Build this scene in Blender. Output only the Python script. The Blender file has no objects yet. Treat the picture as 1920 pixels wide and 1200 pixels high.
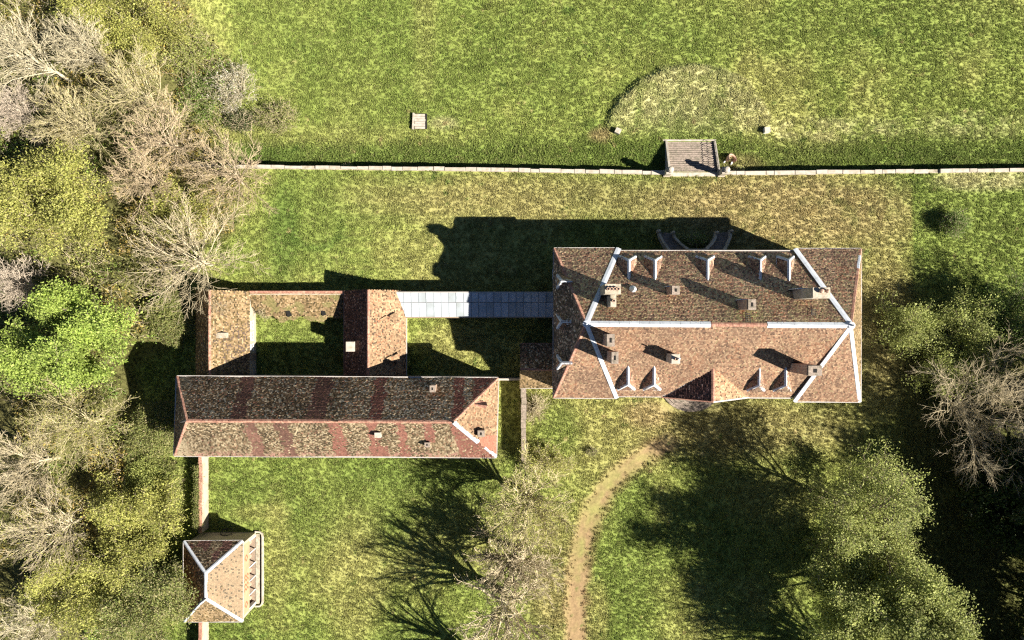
import bpy, math, random
import numpy as np
from mathutils import Vector, Matrix

# ------------------------------------------------------------------ camera, sky, sun, exposure
PX = 0.075            # metres of ground per photograph pixel
HC = 96.0             # height of the drone
sc = bpy.context.scene
COL = sc.collection
cam_d = bpy.data.cameras.new("camera"); cam = bpy.data.objects.new("camera", cam_d); COL.objects.link(cam)
cam.location = (0, 0, HC); cam.rotation_euler = (0, 0, 0)
cam_d.sensor_width = 36; cam_d.lens = 24; cam_d.clip_end = 5000
sc.camera = cam
EL = math.radians(38.0)
SUN = Vector((0.921 * math.cos(EL), -0.390 * math.cos(EL), math.sin(EL))).normalized()
world = bpy.data.worlds.new("World"); sc.world = world; world.use_nodes = True
wn = world.node_tree
sky = wn.nodes.new("ShaderNodeTexSky"); sky.sky_type = 'NISHITA'; sky.sun_disc = False
sky.sun_elevation = EL; sky.sun_rotation = math.atan2(SUN.x, SUN.y)
sky.dust_density = 0.1; sky.air_density = 0.55; sky.altitude = 2500
bg = wn.nodes["Background"]; bg.inputs[1].default_value = 0.05
wn.links.new(sky.outputs[0], bg.inputs[0])
sl = bpy.data.lights.new("sun", 'SUN'); sl.energy = 5.0; sl.angle = math.radians(0.5); sl.color = (1.0, 0.94, 0.84)
so = bpy.data.objects.new("sun", sl); COL.objects.link(so)
so.rotation_euler = SUN.to_track_quat('Z', 'Y').to_euler(); so.location = SUN * 150
sc.view_settings.view_transform = 'Standard'; sc.view_settings.look = 'None'
sc.view_settings.exposure = 1.62; sc.view_settings.gamma = 1.0; sc.view_settings.use_curve_mapping = False
sc.render.engine = 'CYCLES'
sc.cycles.use_denoising = False; sc.cycles.filter_width = 1.25
sc.cycles.max_bounces = 5; sc.cycles.diffuse_bounces = 2; sc.cycles.transmission_bounces = 2; sc.cycles.transparent_max_bounces = 4
rnd = random.Random(7); nrg = np.random.default_rng(11)

# ------------------------------------------------------------------ helpers
def G(u, v, z=0.0):          # photograph position of a point standing at true ground position (plan)
    return Vector(((u - 960) * PX, (600 - v) * PX, z))
def A(u, v, h):              # photograph position of a point known to be h metres up
    k = (HC - h) / HC
    return Vector(((u - 960) * PX * k, (600 - v) * PX * k, h))
_tab = np.random.default_rng(5).random((256, 256))
def vn(x, y, s, seed=0):
    x = np.asarray(x, float) / s + seed * 17.3; y = np.asarray(y, float) / s + seed * 9.1
    xi = np.floor(x).astype(int); yi = np.floor(y).astype(int); fx = x - xi; fy = y - yi
    fx = fx * fx * (3 - 2 * fx); fy = fy * fy * (3 - 2 * fy)
    t = lambda a, b: _tab[a % 256, b % 256]
    return (t(xi, yi) * (1 - fx) + t(xi + 1, yi) * fx) * (1 - fy) + (t(xi, yi + 1) * (1 - fx) + t(xi + 1, yi + 1) * fx) * fy
def fbm(x, y, s, seed=0, n=4):
    r = 0; a = 1; t = 0
    for i in range(n):
        r = r + a * vn(x, y, s / 2 ** i, seed + i * 3); t += a; a *= 0.55
    return r / t
def ss(a, b, x):
    t = np.clip((np.asarray(x, float) - a) / (b - a), 0, 1); return t * t * (3 - 2 * t)

def fast_mesh(name, V, F, col=None, smooth=False):
    """F: (n,k) index array, all faces of k corners"""
    V = np.asarray(V, np.float32).reshape(-1, 3); F = np.asarray(F, np.int32)
    me = bpy.data.meshes.new(name)
    me.vertices.add(len(V)); me.vertices.foreach_set("co", V.ravel())
    n, k = F.shape
    me.loops.add(n * k); me.loops.foreach_set("vertex_index", F.ravel())
    me.polygons.add(n); me.polygons.foreach_set("loop_start", np.arange(0, n * k, k, dtype=np.int32))
    if smooth: me.polygons.foreach_set("use_smooth", np.ones(n, bool))
    me.update(calc_edges=True)
    if col is not None:
        c = np.ones((len(V), 4), np.float32); c[:, :3] = col
        at = me.attributes.new("col", 'FLOAT_COLOR', 'POINT'); at.data.foreach_set("color", c.ravel())
    return me
def py_mesh(name, V, F, col=None):
    me = bpy.data.meshes.new(name); me.from_pydata([tuple(v) for v in V], [], F); me.update()
    if col is not None:
        at = me.attributes.new("col", 'FLOAT_COLOR', 'POINT')
        at.data.foreach_set("color", np.tile(np.array([*col, 1], np.float32), len(V)))
    return me
def put(name, me, mat, parent=None, loc=(0, 0, 0), rot=None):
    """link a mesh (world coordinates, or local ones with loc) under its thing"""
    o = bpy.data.objects.new(name, me); COL.objects.link(o)
    if mat is not None and len(me.materials) == 0: me.materials.append(mat)
    l = Vector(loc)
    if parent is not None:
        o.parent = parent; l = l - WL[parent.name]
    o.location = l
    if rot: o.rotation_euler = rot
    WL[o.name] = Vector(loc)
    return o
WL = {}
def thing(name, loc, label, cat, group=None):
    o = bpy.data.objects.new(name, None); COL.objects.link(o); o.location = loc; WL[o.name] = Vector(loc)
    o.empty_display_size = 0.5
    tag(o, label, cat, group); return o
def tag(o, label, cat, group=None):
    o["label"] = label; o["category"] = cat
    if group: o["group"] = group
    return o
def kind(o, k): o["kind"] = k; return o

def box_vf(c, s, rz=0.0, taper=1.0):
    """centre of the base, sizes"""
    cx, cy, cz = c; sx, sy, sz = s[0] / 2, s[1] / 2, s[2]
    V = []
    for z, t in ((0, 1.0), (sz, taper)):
        for dx, dy in ((-sx, -sy), (sx, -sy), (sx, sy), (-sx, sy)):
            x, y = dx * t, dy * t
            V.append((cx + x * math.cos(rz) - y * math.sin(rz), cy + x * math.sin(rz) + y * math.cos(rz), cz + z))
    F = [(0, 3, 2, 1), (4, 5, 6, 7), (0, 1, 5, 4), (1, 2, 6, 5), (2, 3, 7, 6), (3, 0, 4, 7)]
    return V, F
def join(*vfs):
    V, F = [], []
    for v, f in vfs:
        b = len(V); V += list(v); F += [tuple(i + b for i in q) for q in f]
    return V, F
def tube_vf(pts, r, k=6):
    V, F = [], []; n = len(pts); rr = r if isinstance(r, (list, tuple)) else [r] * n
    for i, p in enumerate(pts):
        d = (Vector(pts[min(i + 1, n - 1)]) - Vector(pts[max(i - 1, 0)])).normalized()
        a = d.cross(Vector((0.13, 0.31, 0.94))).normalized(); b = d.cross(a)
        for j in range(k):
            t = 2 * math.pi * j / k; V.append(Vector(p) + (a * math.cos(t) + b * math.sin(t)) * rr[i])
    for i in range(n - 1):
        for j in range(k):
            F.append((i * k + j, i * k + (j + 1) % k, (i + 1) * k + (j + 1) % k, (i + 1) * k + j))
    F.append(tuple(range(k - 1, -1, -1))); F.append(tuple((n - 1) * k + j for j in range(k)))
    return V, F
def lathe_vf(c, prof, k=14):
    V, F = [], []
    for r, z in prof:
        for j in range(k):
            t = 2 * math.pi * j / k; V.append((c[0] + r * math.cos(t), c[1] + r * math.sin(t), c[2] + z))
    for i in range(len(prof) - 1):
        for j in range(k):
            F.append((i * k + j, i * k + (j + 1) % k, (i + 1) * k + (j + 1) % k, (i + 1) * k + j))
    F.append(tuple((len(prof) - 1) * k + j for j in range(k))); F.append(tuple(range(k - 1, -1, -1)))
    return V, F
def prism_vf(poly, z0, z1):
    n = len(poly); V = [(p[0], p[1], z0) for p in poly] + [(p[0], p[1], z1) for p in poly]
    F = [tuple(range(n - 1, -1, -1)), tuple(range(n, 2 * n))] + [(i, (i + 1) % n, n + (i + 1) % n, n + i) for i in range(n)]
    return V, F
def slab_vf(poly, t):
    """3-D polygon given a thickness downwards along its normal"""
    P = [Vector(p) for p in poly]; n = normal(P)
    if n.z < 0: P.reverse(); n = -n
    m = len(P); V = P + [p - n * t for p in P]
    F = [tuple(range(m)), tuple(range(2 * m - 1, m - 1, -1))] + [(i, m + i, m + (i + 1) % m, (i + 1) % m) for i in range(m)]
    return V, F
def normal(P):
    n = Vector((0, 0, 0))
    for i in range(len(P)): n += Vector(P[i]).cross(Vector(P[(i + 1) % len(P)]))
    return n.normalized()

# ------------------------------------------------------------------ materials
def mat(name, col=(0.5, 0.5, 0.5), rough=0.9, attr=False, var=0.25, scale=3.0, bump=0.0, bscale=20.0, trans=0.0, spec=0.3, inst=False, metal=0.0, stain=None, sscale=0.6, gain=1.0):
    m = bpy.data.materials.new(name); m.use_nodes = True; nt = m.node_tree; N = nt.nodes; L = nt.links
    b = N["Principled BSDF"]; b.inputs["Roughness"].default_value = rough; b.inputs["Specular IOR Level"].default_value = spec
    b.inputs["Metallic"].default_value = metal
    tc = N.new("ShaderNodeTexCoord")
    if attr or inst:
        a = N.new("ShaderNodeAttribute"); a.attribute_name = "col"
        if inst: a.attribute_type = 'INSTANCER'
        c = a.outputs["Color"]
    else:
        r = N.new("ShaderNodeRGB"); r.outputs[0].default_value = (*col, 1); c = r.outputs[0]
    if stain:
        nz = N.new("ShaderNodeTexNoise"); nz.inputs["Scale"].default_value = sscale; nz.inputs["Detail"].default_value = 6; nz.inputs["Roughness"].default_value = 0.65
        L.new(tc.outputs["Object"], nz.inputs["Vector"])
        rp = N.new("ShaderNodeValToRGB"); rp.color_ramp.elements[0].position = 0.45; rp.color_ramp.elements[1].position = 0.66
        L.new(nz.outputs[0], rp.inputs[0])
        mx = N.new("ShaderNodeMix"); mx.data_type = 'RGBA'; L.new(rp.outputs[0], mx.inputs[0]); L.new(c, mx.inputs[6]); mx.inputs[7].default_value = (*stain, 1); c = mx.outputs[2]
    if var > 0:
        nz = N.new("ShaderNodeTexNoise"); nz.inputs["Scale"].default_value = scale; nz.inputs["Detail"].default_value = 5; nz.inputs["Roughness"].default_value = 0.7
        L.new(tc.outputs["Object"], nz.inputs["Vector"])
        mr = N.new("ShaderNodeMapRange"); mr.inputs[1].default_value = 0.3; mr.inputs[2].default_value = 0.7; mr.inputs[3].default_value = (1 - var) * gain; mr.inputs[4].default_value = (1 + var) * gain
        L.new(nz.outputs[0], mr.inputs[0])
        vm = N.new("ShaderNodeVectorMath"); vm.operation = 'SCALE'; L.new(c, vm.inputs[0]); L.new(mr.outputs[0], vm.inputs["Scale"]); c = vm.outputs[0]
    L.new(c, b.inputs["Base Color"])
    if bump > 0:
        nz = N.new("ShaderNodeTexNoise"); nz.inputs["Scale"].default_value = bscale; nz.inputs["Detail"].default_value = 4
        L.new(tc.outputs["Object"], nz.inputs["Vector"])
        bp = N.new("ShaderNodeBump"); bp.inputs["Strength"].default_value = bump; bp.inputs["Distance"].default_value = 0.05
        L.new(nz.outputs[0], bp.inputs["Height"]); L.new(bp.outputs[0], b.inputs["Normal"])
    if trans > 0:
        tr = N.new("ShaderNodeBsdfTranslucent"); L.new(c, tr.inputs[0])
        ms = N.new("ShaderNodeMixShader"); ms.inputs[0].default_value = trans
        L.new(b.outputs[0], ms.inputs[1]); L.new(tr.outputs[0], ms.inputs[2]); L.new(ms.outputs[0], N["Material Output"].inputs[0])
    return m
M = {}
M['tile'] = mat("roof_tile", attr=True, rough=0.9, var=0.3, scale=9, spec=0.2)
M['underlay'] = mat("roof_boarding", (0.10, 0.065, 0.05), 0.95, var=0.3, scale=2)
M['zinc'] = mat("zinc_sheet", (0.47, 0.50, 0.53), 0.5, var=0.10, scale=1.3, spec=0.4, stain=(0.38, 0.40, 0.43), sscale=1.1)
M['zincpanel'] = mat("weathered_zinc_panel", (0.37, 0.40, 0.43), 0.55, var=0.12, scale=1.0, spec=0.35, stain=(0.27, 0.30, 0.31), sscale=0.45)
M['zincpale'] = mat("paler_zinc_panel", (0.42, 0.45, 0.47), 0.55, var=0.14, scale=1.3, spec=0.35, stain=(0.30, 0.33, 0.34), sscale=0.7)
M['zincdull'] = mat("dull_zinc_panel", (0.30, 0.33, 0.35), 0.6, var=0.16, scale=1.6, spec=0.3, stain=(0.21, 0.23, 0.23), sscale=0.8)
M['gutter'] = mat("gutter_zinc", (0.36, 0.33, 0.30), 0.6, var=0.15, scale=2)
M['hiptile'] = mat("hip_tile", (0.27, 0.13, 0.09), 0.85, var=0.35, scale=4, stain=(0.36, 0.22, 0.15), sscale=2.0)
M['render'] = mat("lime_render", (0.38, 0.33, 0.25), 0.95, var=0.15, scale=1.5, bump=0.3, bscale=15, stain=(0.28, 0.24, 0.17), sscale=0.8)
M['cream'] = mat("cream_facade", (0.33, 0.265, 0.16), 0.95, var=0.12, scale=2, stain=(0.27, 0.21, 0.125), sscale=1.0)
M['plaster'] = mat("pale_plaster", (0.38, 0.33, 0.25), 0.95, var=0.12, scale=1.5, bump=0.2, bscale=15, stain=(0.29, 0.25, 0.18), sscale=0.9)
M['stone'] = mat("weathered_stone", (0.36, 0.31, 0.24), 0.95, var=0.3, scale=3, bump=0.5, bscale=12, stain=(0.22, 0.19, 0.13), sscale=1.4)
M['palestone'] = mat("pale_stone", (0.40, 0.355, 0.30), 0.9, var=0.2, scale=4, bump=0.4, bscale=12, stain=(0.27, 0.235, 0.17), sscale=2.0)
M['step'] = mat("worn_step_stone", (0.25, 0.20, 0.16), 0.95, var=0.4, scale=5, bump=0.5, bscale=14, stain=(0.15, 0.13, 0.095), sscale=1.8)
M['brick'] = mat("chimney_brick", (0.33, 0.20, 0.14), 0.95, var=0.35, scale=7, bump=0.5, bscale=25, stain=(0.42, 0.32, 0.23), sscale=2.5)
M['redbrick'] = mat("red_brick", (0.45, 0.15, 0.08), 0.9, var=0.2, scale=8)
M['pot'] = mat("chimney_pot", (0.42, 0.27, 0.19), 0.85, var=0.25, scale=6)
M['dark'] = mat("hole_shade", (0.012, 0.011, 0.010), 0.95, var=0.2)  # near-black painted in for the shade inside flues, holes and sunken gaps
M['glass'] = mat("window_glass", (0.03, 0.035, 0.04), 0.1, var=0.0, spec=0.6)
M['white'] = mat("white_paint", (0.62, 0.62, 0.60), 0.6, var=0.06, scale=3)
M['wood'] = mat("old_wood", (0.24, 0.18, 0.13), 0.9, var=0.35, scale=6)
M['iron'] = mat("dark_iron", (0.035, 0.033, 0.033), 0.6, var=0.2)
M['leaf'] = mat("leaf", attr=True, rough=0.6, var=0.0, trans=0.40, spec=0.25)
M['bark'] = mat("bark", attr=True, rough=0.95, var=0.25, scale=6, spec=0.15)
M['ground'] = mat("grassed_earth", attr=True, rough=1.0, var=0.3, scale=2.6, bump=0.4, bscale=5.0, spec=0.1)
M['grass'] = mat("grass_blade", inst=True, rough=0.8, var=0.0, trans=0.45, spec=0.15)
# ------------------------------------------------------------------ terrain
LOW = -2.2
_wu = np.array([-9000, 300, 505, 900, 1255, 1355, 1920, 9000.]); _wv = np.array([309, 309, 313, 318, 324.5, 325, 319, 318.])
def wall_y(x):               # plan line of the terrace wall
    u = 960 + np.asarray(x, float) / PX
    return (600 - np.interp(u, _wu, _wv)) * PX
def low_level(x):
    u = 960 + np.asarray(x, float) / PX
    return LOW * ss(300, 440, u)
TRACK = np.array([(1250, 834), (1215, 850), (1175, 876), (1140, 912), (1112, 955), (1097, 1000), (1088, 1050), (1082, 1110), (1080, 1160), (1080, 1230), (1084, 1600)], float)
def seg_dist(u, v, P):
    d = np.full(np.shape(u), 1e9)
    for (a, b), (c, e) in zip(P[:-1], P[1:]):
        t = np.clip(((u - a) * (c - a) + (v - b) * (e - b)) / ((c - a) ** 2 + (e - b) ** 2), 0, 1)
        d = np.minimum(d, np.hypot(u - a - t * (c - a), v - b - t * (e - b)))
    return d
def blob(u, v, cu, cv, ru, rv, soft=0.5):
    return 1 - ss(1 - soft, 1 + soft, np.hypot((u - cu) / ru, (v - cv) / rv))
def track_w(u, v): return 20 + 4 * vn(u, v, 40, 2) - 4 * ss(1000, 850, v)
def mound(u, v):             # low half-round bank on the meadow before the steps
    r = np.hypot((u - 1305) / 1.04, (v - 265))
    r = r + 16 * (fbm(u, v, 40, 6) - 0.5)
    return (1 - ss(146, 164, r)) * ss(262, 198, v)
def wood_edge(u, v):         # 1 inside the woodland on the left
    e = 330 + 120 * ss(420, 130, v) * ss(-50, 160, v) - 40 * ss(0, -60, v) + 110 * ss(250, 330, v) * ss(500, 430, v) - 60 * ss(640, 700, v)
    e = e - 20 * ss(900, 980, v) + 50 * (fbm(u, v, 60, 9) - 0.5)
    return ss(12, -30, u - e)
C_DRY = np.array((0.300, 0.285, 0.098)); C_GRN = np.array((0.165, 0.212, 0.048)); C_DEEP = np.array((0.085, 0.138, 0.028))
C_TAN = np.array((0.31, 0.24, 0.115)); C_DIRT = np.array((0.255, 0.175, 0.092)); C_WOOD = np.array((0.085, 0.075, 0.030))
C_PALE = np.array((0.46, 0.42, 0.22)); C_MID = np.array((0.220, 0.252, 0.064))
def ground_col(u, v, low):
    mix = lambda c, d, t: c * (1 - t[..., None]) + d * t[..., None]
    big = fbm(u, v, 260, 1, 3); mid = fbm(u, v, 70, 2, 4); fine = fbm(u, v, 16, 3, 3)
    c = np.broadcast_to(C_MID, u.shape + (3,)).copy()
    dry = np.clip(0.5 + 1.2 * (mid - 0.5) + 1.5 * (big - 0.5), 0, 1)
    if low:
        c = mix(c, C_GRN, np.clip(1.5 * (0.62 - dry), 0, 1))
        c = mix(c, C_DRY, np.clip(1.3 * (dry - 0.52), 0, 1))
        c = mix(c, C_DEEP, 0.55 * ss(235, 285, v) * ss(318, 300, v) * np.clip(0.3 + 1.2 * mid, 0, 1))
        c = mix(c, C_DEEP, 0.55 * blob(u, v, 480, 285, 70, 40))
        c = mix(c, C_DRY, 0.45 * ss(30, 8, abs(v - 243 + 12 * (mid - .5))) * ss(1000, 700, u))
        c = mix(c, C_DRY, 0.40 * ss(34, 6, abs(u - 792 - 10 * (mid - .5))) * ss(210, 150, v))
        c = mix(c, C_GRN, 0.6 * blob(u, v, 1740, 30, 240, 70)); c = mix(c, C_GRN, 0.45 * blob(u, v, 1260, 40, 160, 60)); c = mix(c, C_GRN, 0.45 * blob(u, v, 640, 150, 200, 110))
        m = mound(u, v); c = mix(c, C_PALE, 0.62 * m * np.clip(0.5 + 1.6 * (fine - 0.3), 0, 1))
        c = mix(c, C_PALE, 0.55 * blob(u, v, 1560, 235, 150, 22) * np.clip(2.5 * (fine - .3), 0, 1)); c = mix(c, C_PALE, 0.4 * blob(u, v, 1840, 225, 120, 25) * np.clip(2.5 * (fine - .3), 0, 1))
        c = mix(c, C_TAN, 0.8 * blob(u, v, 1130, 245, 22, 14)); c = mix(c, C_TAN, 0.5 * blob(u, v, 1400, 300, 40, 18)); c = mix(c, C_PALE, .5 * blob(u, v, 830, 222, 26, 12))
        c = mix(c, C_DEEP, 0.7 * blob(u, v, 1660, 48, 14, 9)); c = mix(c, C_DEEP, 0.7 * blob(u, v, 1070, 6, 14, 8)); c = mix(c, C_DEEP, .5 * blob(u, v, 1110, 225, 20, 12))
    else:
        c = mix(c, C_GRN, np.clip(1.6 * (0.62 - dry), 0, 1))
        c = mix(c, C_DRY, np.clip(1.2 * (dry - 0.5), 0, 1))
        stripes = 0.5 + 0.5 * np.sin(v / 3.3 + 2 * mid)
        c = mix(c, C_DRY, 0.22 * stripes * blob(u, v, 680, 440, 220, 110))
        c = mix(c, C_TAN, 0.80 * blob(u, v, 1470, 395, 250, 80, .45) * ss(1716, 1706, u) * np.clip(.45 + 1.1 * fine, 0, 1))
        c = mix(c, C_TAN, 0.45 * blob(u, v, 1000, 372, 330, 46)); c = mix(c, C_DRY, 0.5 * blob(u, v, 850, 480, 90, 70))
        c = mix(c, C_GRN, 0.85 * ss(1706, 1716, u) * ss(330, 345, v) * ss(620, 520, v) * np.clip(.4 + mid, 0, 1)); c = mix(c, C_PALE, 0.7 * ss(1720, 1780, u) * blob(u, v, 1840, 338, 110, 18) * np.clip(2 * fine, 0, 1))
        c = mix(c, C_GRN, 0.75 * blob(u, v, 575, 400, 75, 110)); c = mix(c, C_DEEP, 0.6 * blob(u, v, 532, 440, 28, 90))
        ring = ss(12, 4, abs(np.hypot((u - 592), (v - 425) * 1.2) - 48)); c = mix(c, C_DEEP, 0.55 * ring * ss(380, 460, v))
        c = mix(c, C_GRN, 0.75 * blob(u, v, 640, 930, 240, 95)); c = mix(c, C_DEEP, 0.35 * blob(u, v, 800, 880, 150, 40)); c = mix(c, C_DRY, 0.6 * blob(u, v, 665, 1080, 60, 110)); c = mix(c, C_DRY, 0.55 * blob(u, v, 520, 1040, 26, 110)); c = mix(c, C_DRY, .5 * blob(u, v, 490, 960, 50, 16))
        c = mix(c, C_DRY, 0.85 * blob(u, v, 1150, 810, 110, 80)); c = mix(c, C_GRN, 0.7 * blob(u, v, 1045, 810, 45, 55)); c = mix(c, C_TAN, 0.8 * blob(u, v, 1215, 775, 45, 26))
        c = mix(c, C_TAN, 0.55 * blob(u, v, 1400, 800, 200, 60)); c = mix(c, C_DRY, .6 * blob(u, v, 1460, 930, 90, 60))
        c = mix(c, C_GRN, 0.75 * blob(u, v, 1170, 1090, 60, 140)); c = mix(c, C_DRY, 0.75 * blob(u, v, 1120, 1150, 22, 60)); c = mix(c, C_GRN, 0.8 * blob(u, v, 1190, 940, 40, 60))
        c = mix(c, C_TAN, 0.7 * blob(u, v, 1035, 1090, 50, 110) * np.clip(.3 + mid, 0, 1))
        c = mix(c, C_GRN, .6 * blob(u, v, 560, 640, 90, 40)); c = mix(c, C_DRY, .7 * blob(u, v, 850, 640, 70, 30)); c = mix(c, C_TAN, .6 * blob(u, v, 1650, 600, 60, 150))
        d = seg_dist(u, v, TRACK); t = 1 - ss(-10, 12, d - track_w(u, v) + 22 * (fine - .5))
        rut = ss(5, 1, abs(d - 8)) * (v > 850)
        c = mix(c, C_DIRT * 0.9, t * np.clip(0.18 + 1.1 * fine - .12 * ss(6, 1, d) + .35 * ss(950, 1150, v), 0, 1)); c = mix(c, C_DIRT * 1.12, 0.3 * rut * t * ss(950, 1150, v))
        c = mix(c, C_DIRT, 0.55 * blob(u, v, 1232, 838, 26, 15))
    mow = np.sin((v * .98 + u * .03) / 2.6 + 3 * mid) + .6 * np.sin((v - .02 * u) / 6.1 + 5 * big)
    c = c * (1 + .055 * mow * ss(.35, .6, fbm(u, v, 150, 15, 2)))[..., None]
    weeds = ss(.76, .84, fbm(u, v, 9, 16, 2)) * ss(.4, .6, fbm(u, v, 90, 17, 2)); c = mix(c, C_DEEP * .9, .75 * weeds)
    bare_ = ss(.80, .88, fbm(u, v, 13, 18, 3)); c = mix(c, C_TAN, .7 * bare_)
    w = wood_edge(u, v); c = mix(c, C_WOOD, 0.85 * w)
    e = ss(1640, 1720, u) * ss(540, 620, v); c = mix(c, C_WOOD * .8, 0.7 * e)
    return c * (0.91 + 0.18 * fine[..., None])
def axis(lo, hi, step, far):
    a = list(np.arange(lo, hi + 1e-6, step)); s = step
    up, dn = [a[-1]], [a[0]]
    while up[-1] < far: s *= 1.6; up.append(up[-1] + s); dn.append(dn[-1] - s)
    return np.array(dn[:0:-1] + a + up[1:])
def height(x, y, low):
    u = 960 + x / PX; v = 600 - y / PX
    far = np.clip((np.maximum(abs(x) - 90, abs(y) - 60)) / 60, 0, 1)
    n = 0.16 * (fbm(x, y, 1.1, 4, 3) - 0.5) + 0.35 * (fbm(x, y, 9, 5, 3) - 0.5)
    if low:
        z = low_level(x) - 0.03 + n + 0.72 * mound(u, v) * (.55 + .45 * ss(80, 150, np.hypot((u - 1305) / 1.04, v - 265))) + 0.2 * (fbm(x, y, 0.9, 8, 2) - .5) * mound(u, v)
    else:
        z = n - 0.02
        d = seg_dist(u, v, TRACK); z = z - 0.10 * (1 - ss(10, 24, d)) - 0.08 * n * (d < 15)
    return z
def sheet(name, low):
    X = axis(-77, 77, 0.35, 700)
    D = np.concatenate([[-0.45], axis(0, 30 if low else 70, 0.35, 700)[len([1 for q in axis(0, 30 if low else 70, 0.35, 700) if q < 0]):] + 0.0])
    xx, dd = np.meshgrid(X, D)
    yy = wall_y(xx) + (dd if low else -0.25 - dd)
    zz = height(xx, yy, low)
    if not low: zz = np.where(dd < 0.01, np.minimum(zz, 0.0), zz)
    u = 960 + xx / PX; v = 600 - yy / PX
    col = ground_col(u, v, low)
    ny, nx = xx.shape; idx = np.arange(nx * ny).reshape(ny, nx)
    F = np.stack([idx[:-1, :-1], idx[:-1, 1:], idx[1:, 1:], idx[1:, :-1]], -1).reshape(-1, 4)
    if not low: F = F[:, ::-1]
    V = np.stack([xx, yy, zz], -1).reshape(-1, 3); C = col.reshape(-1, 3)
    if low:
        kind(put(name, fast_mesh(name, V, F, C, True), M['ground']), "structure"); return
    fc = V[F].mean(1); fu = 960 + fc[:, 0] / PX; fv = 600 - fc[:, 1] / PX
    tr = (seg_dist(fu, fv, TRACK) < track_w(fu, fv) - 2) & (fv < 1240)
    for nm, sel in ((name, ~tr), ("dirt_track", tr)):
        f = F[sel]; used, inv = np.unique(f, return_inverse=True)
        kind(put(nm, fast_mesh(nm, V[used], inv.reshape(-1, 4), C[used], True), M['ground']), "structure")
sheet("lawn", False); sheet("meadow", True)

# ------------------------------------------------------------------ roof pieces
PAL = {
 'chateau': [((0.235, 0.145, 0.098), 5), ((0.180, 0.110, 0.077), 3), ((0.29, 0.190, 0.125), 3), ((0.090, 0.060, 0.046), 2.0), ((0.36, 0.27, 0.18), 1.3), ((0.25, 0.125, 0.080), .7), ((0.25, 0.21, 0.12), 0.6)],
 'barn': [((0.085, 0.060, 0.036), 4), ((0.125, 0.086, 0.055), 3), ((0.21, 0.150, 0.100), 2), ((0.36, 0.29, 0.205), 1.0), ((0.050, 0.037, 0.024), 2), ((0.20, 0.10, 0.07), .8)],
 'barnsouth': [((0.155, 0.120, 0.075), 3), ((0.27, 0.215, 0.145), 3), ((0.42, 0.36, 0.26), 2.6), ((0.075, 0.060, 0.038), 1.8), ((0.24, 0.14, 0.10), .6)],
 'red': [((0.190, 0.083, 0.058), 4), ((0.165, 0.073, 0.053), 2), ((0.215, 0.098, 0.070), 2)],
 'beige': [((0.32, 0.235, 0.155), 4), ((0.38, 0.29, 0.195), 3), ((0.25, 0.175, 0.12), 2.4), ((0.10, 0.075, 0.05), .8), ((0.30, 0.16, 0.10), .7)],
 'mossy': [((0.25, 0.19, 0.11), 3), ((0.33, 0.25, 0.15), 3), ((0.16, 0.125, 0.06), 2), ((0.42, 0.34, 0.22), 1.3), ((0.085, 0.07, 0.04), 1)],
 'darkred': [((0.12, 0.062, 0.048), 3), ((0.085, 0.045, 0.036), 3), ((0.20, 0.115, 0.09), 1.4), ((0.045, 0.03, 0.026), 2), ((0.33, 0.24, 0.19), .5)],
}
GAIN = {'barnsouth': np.array((.72, .66, .57)), 'beige': np.array((.68, .60, .52)), 'mossy': np.array((.70, .63, .55)), 'barn': np.array((1.40, 1.26, 1.08))}
def pal(name, n, rg):
    c = np.array([p[0] for p in PAL[name]]); w = np.array([p[1] for p in PAL[name]], float); return c[rg.choice(len(c), n, p=w / w.sum())]
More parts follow.
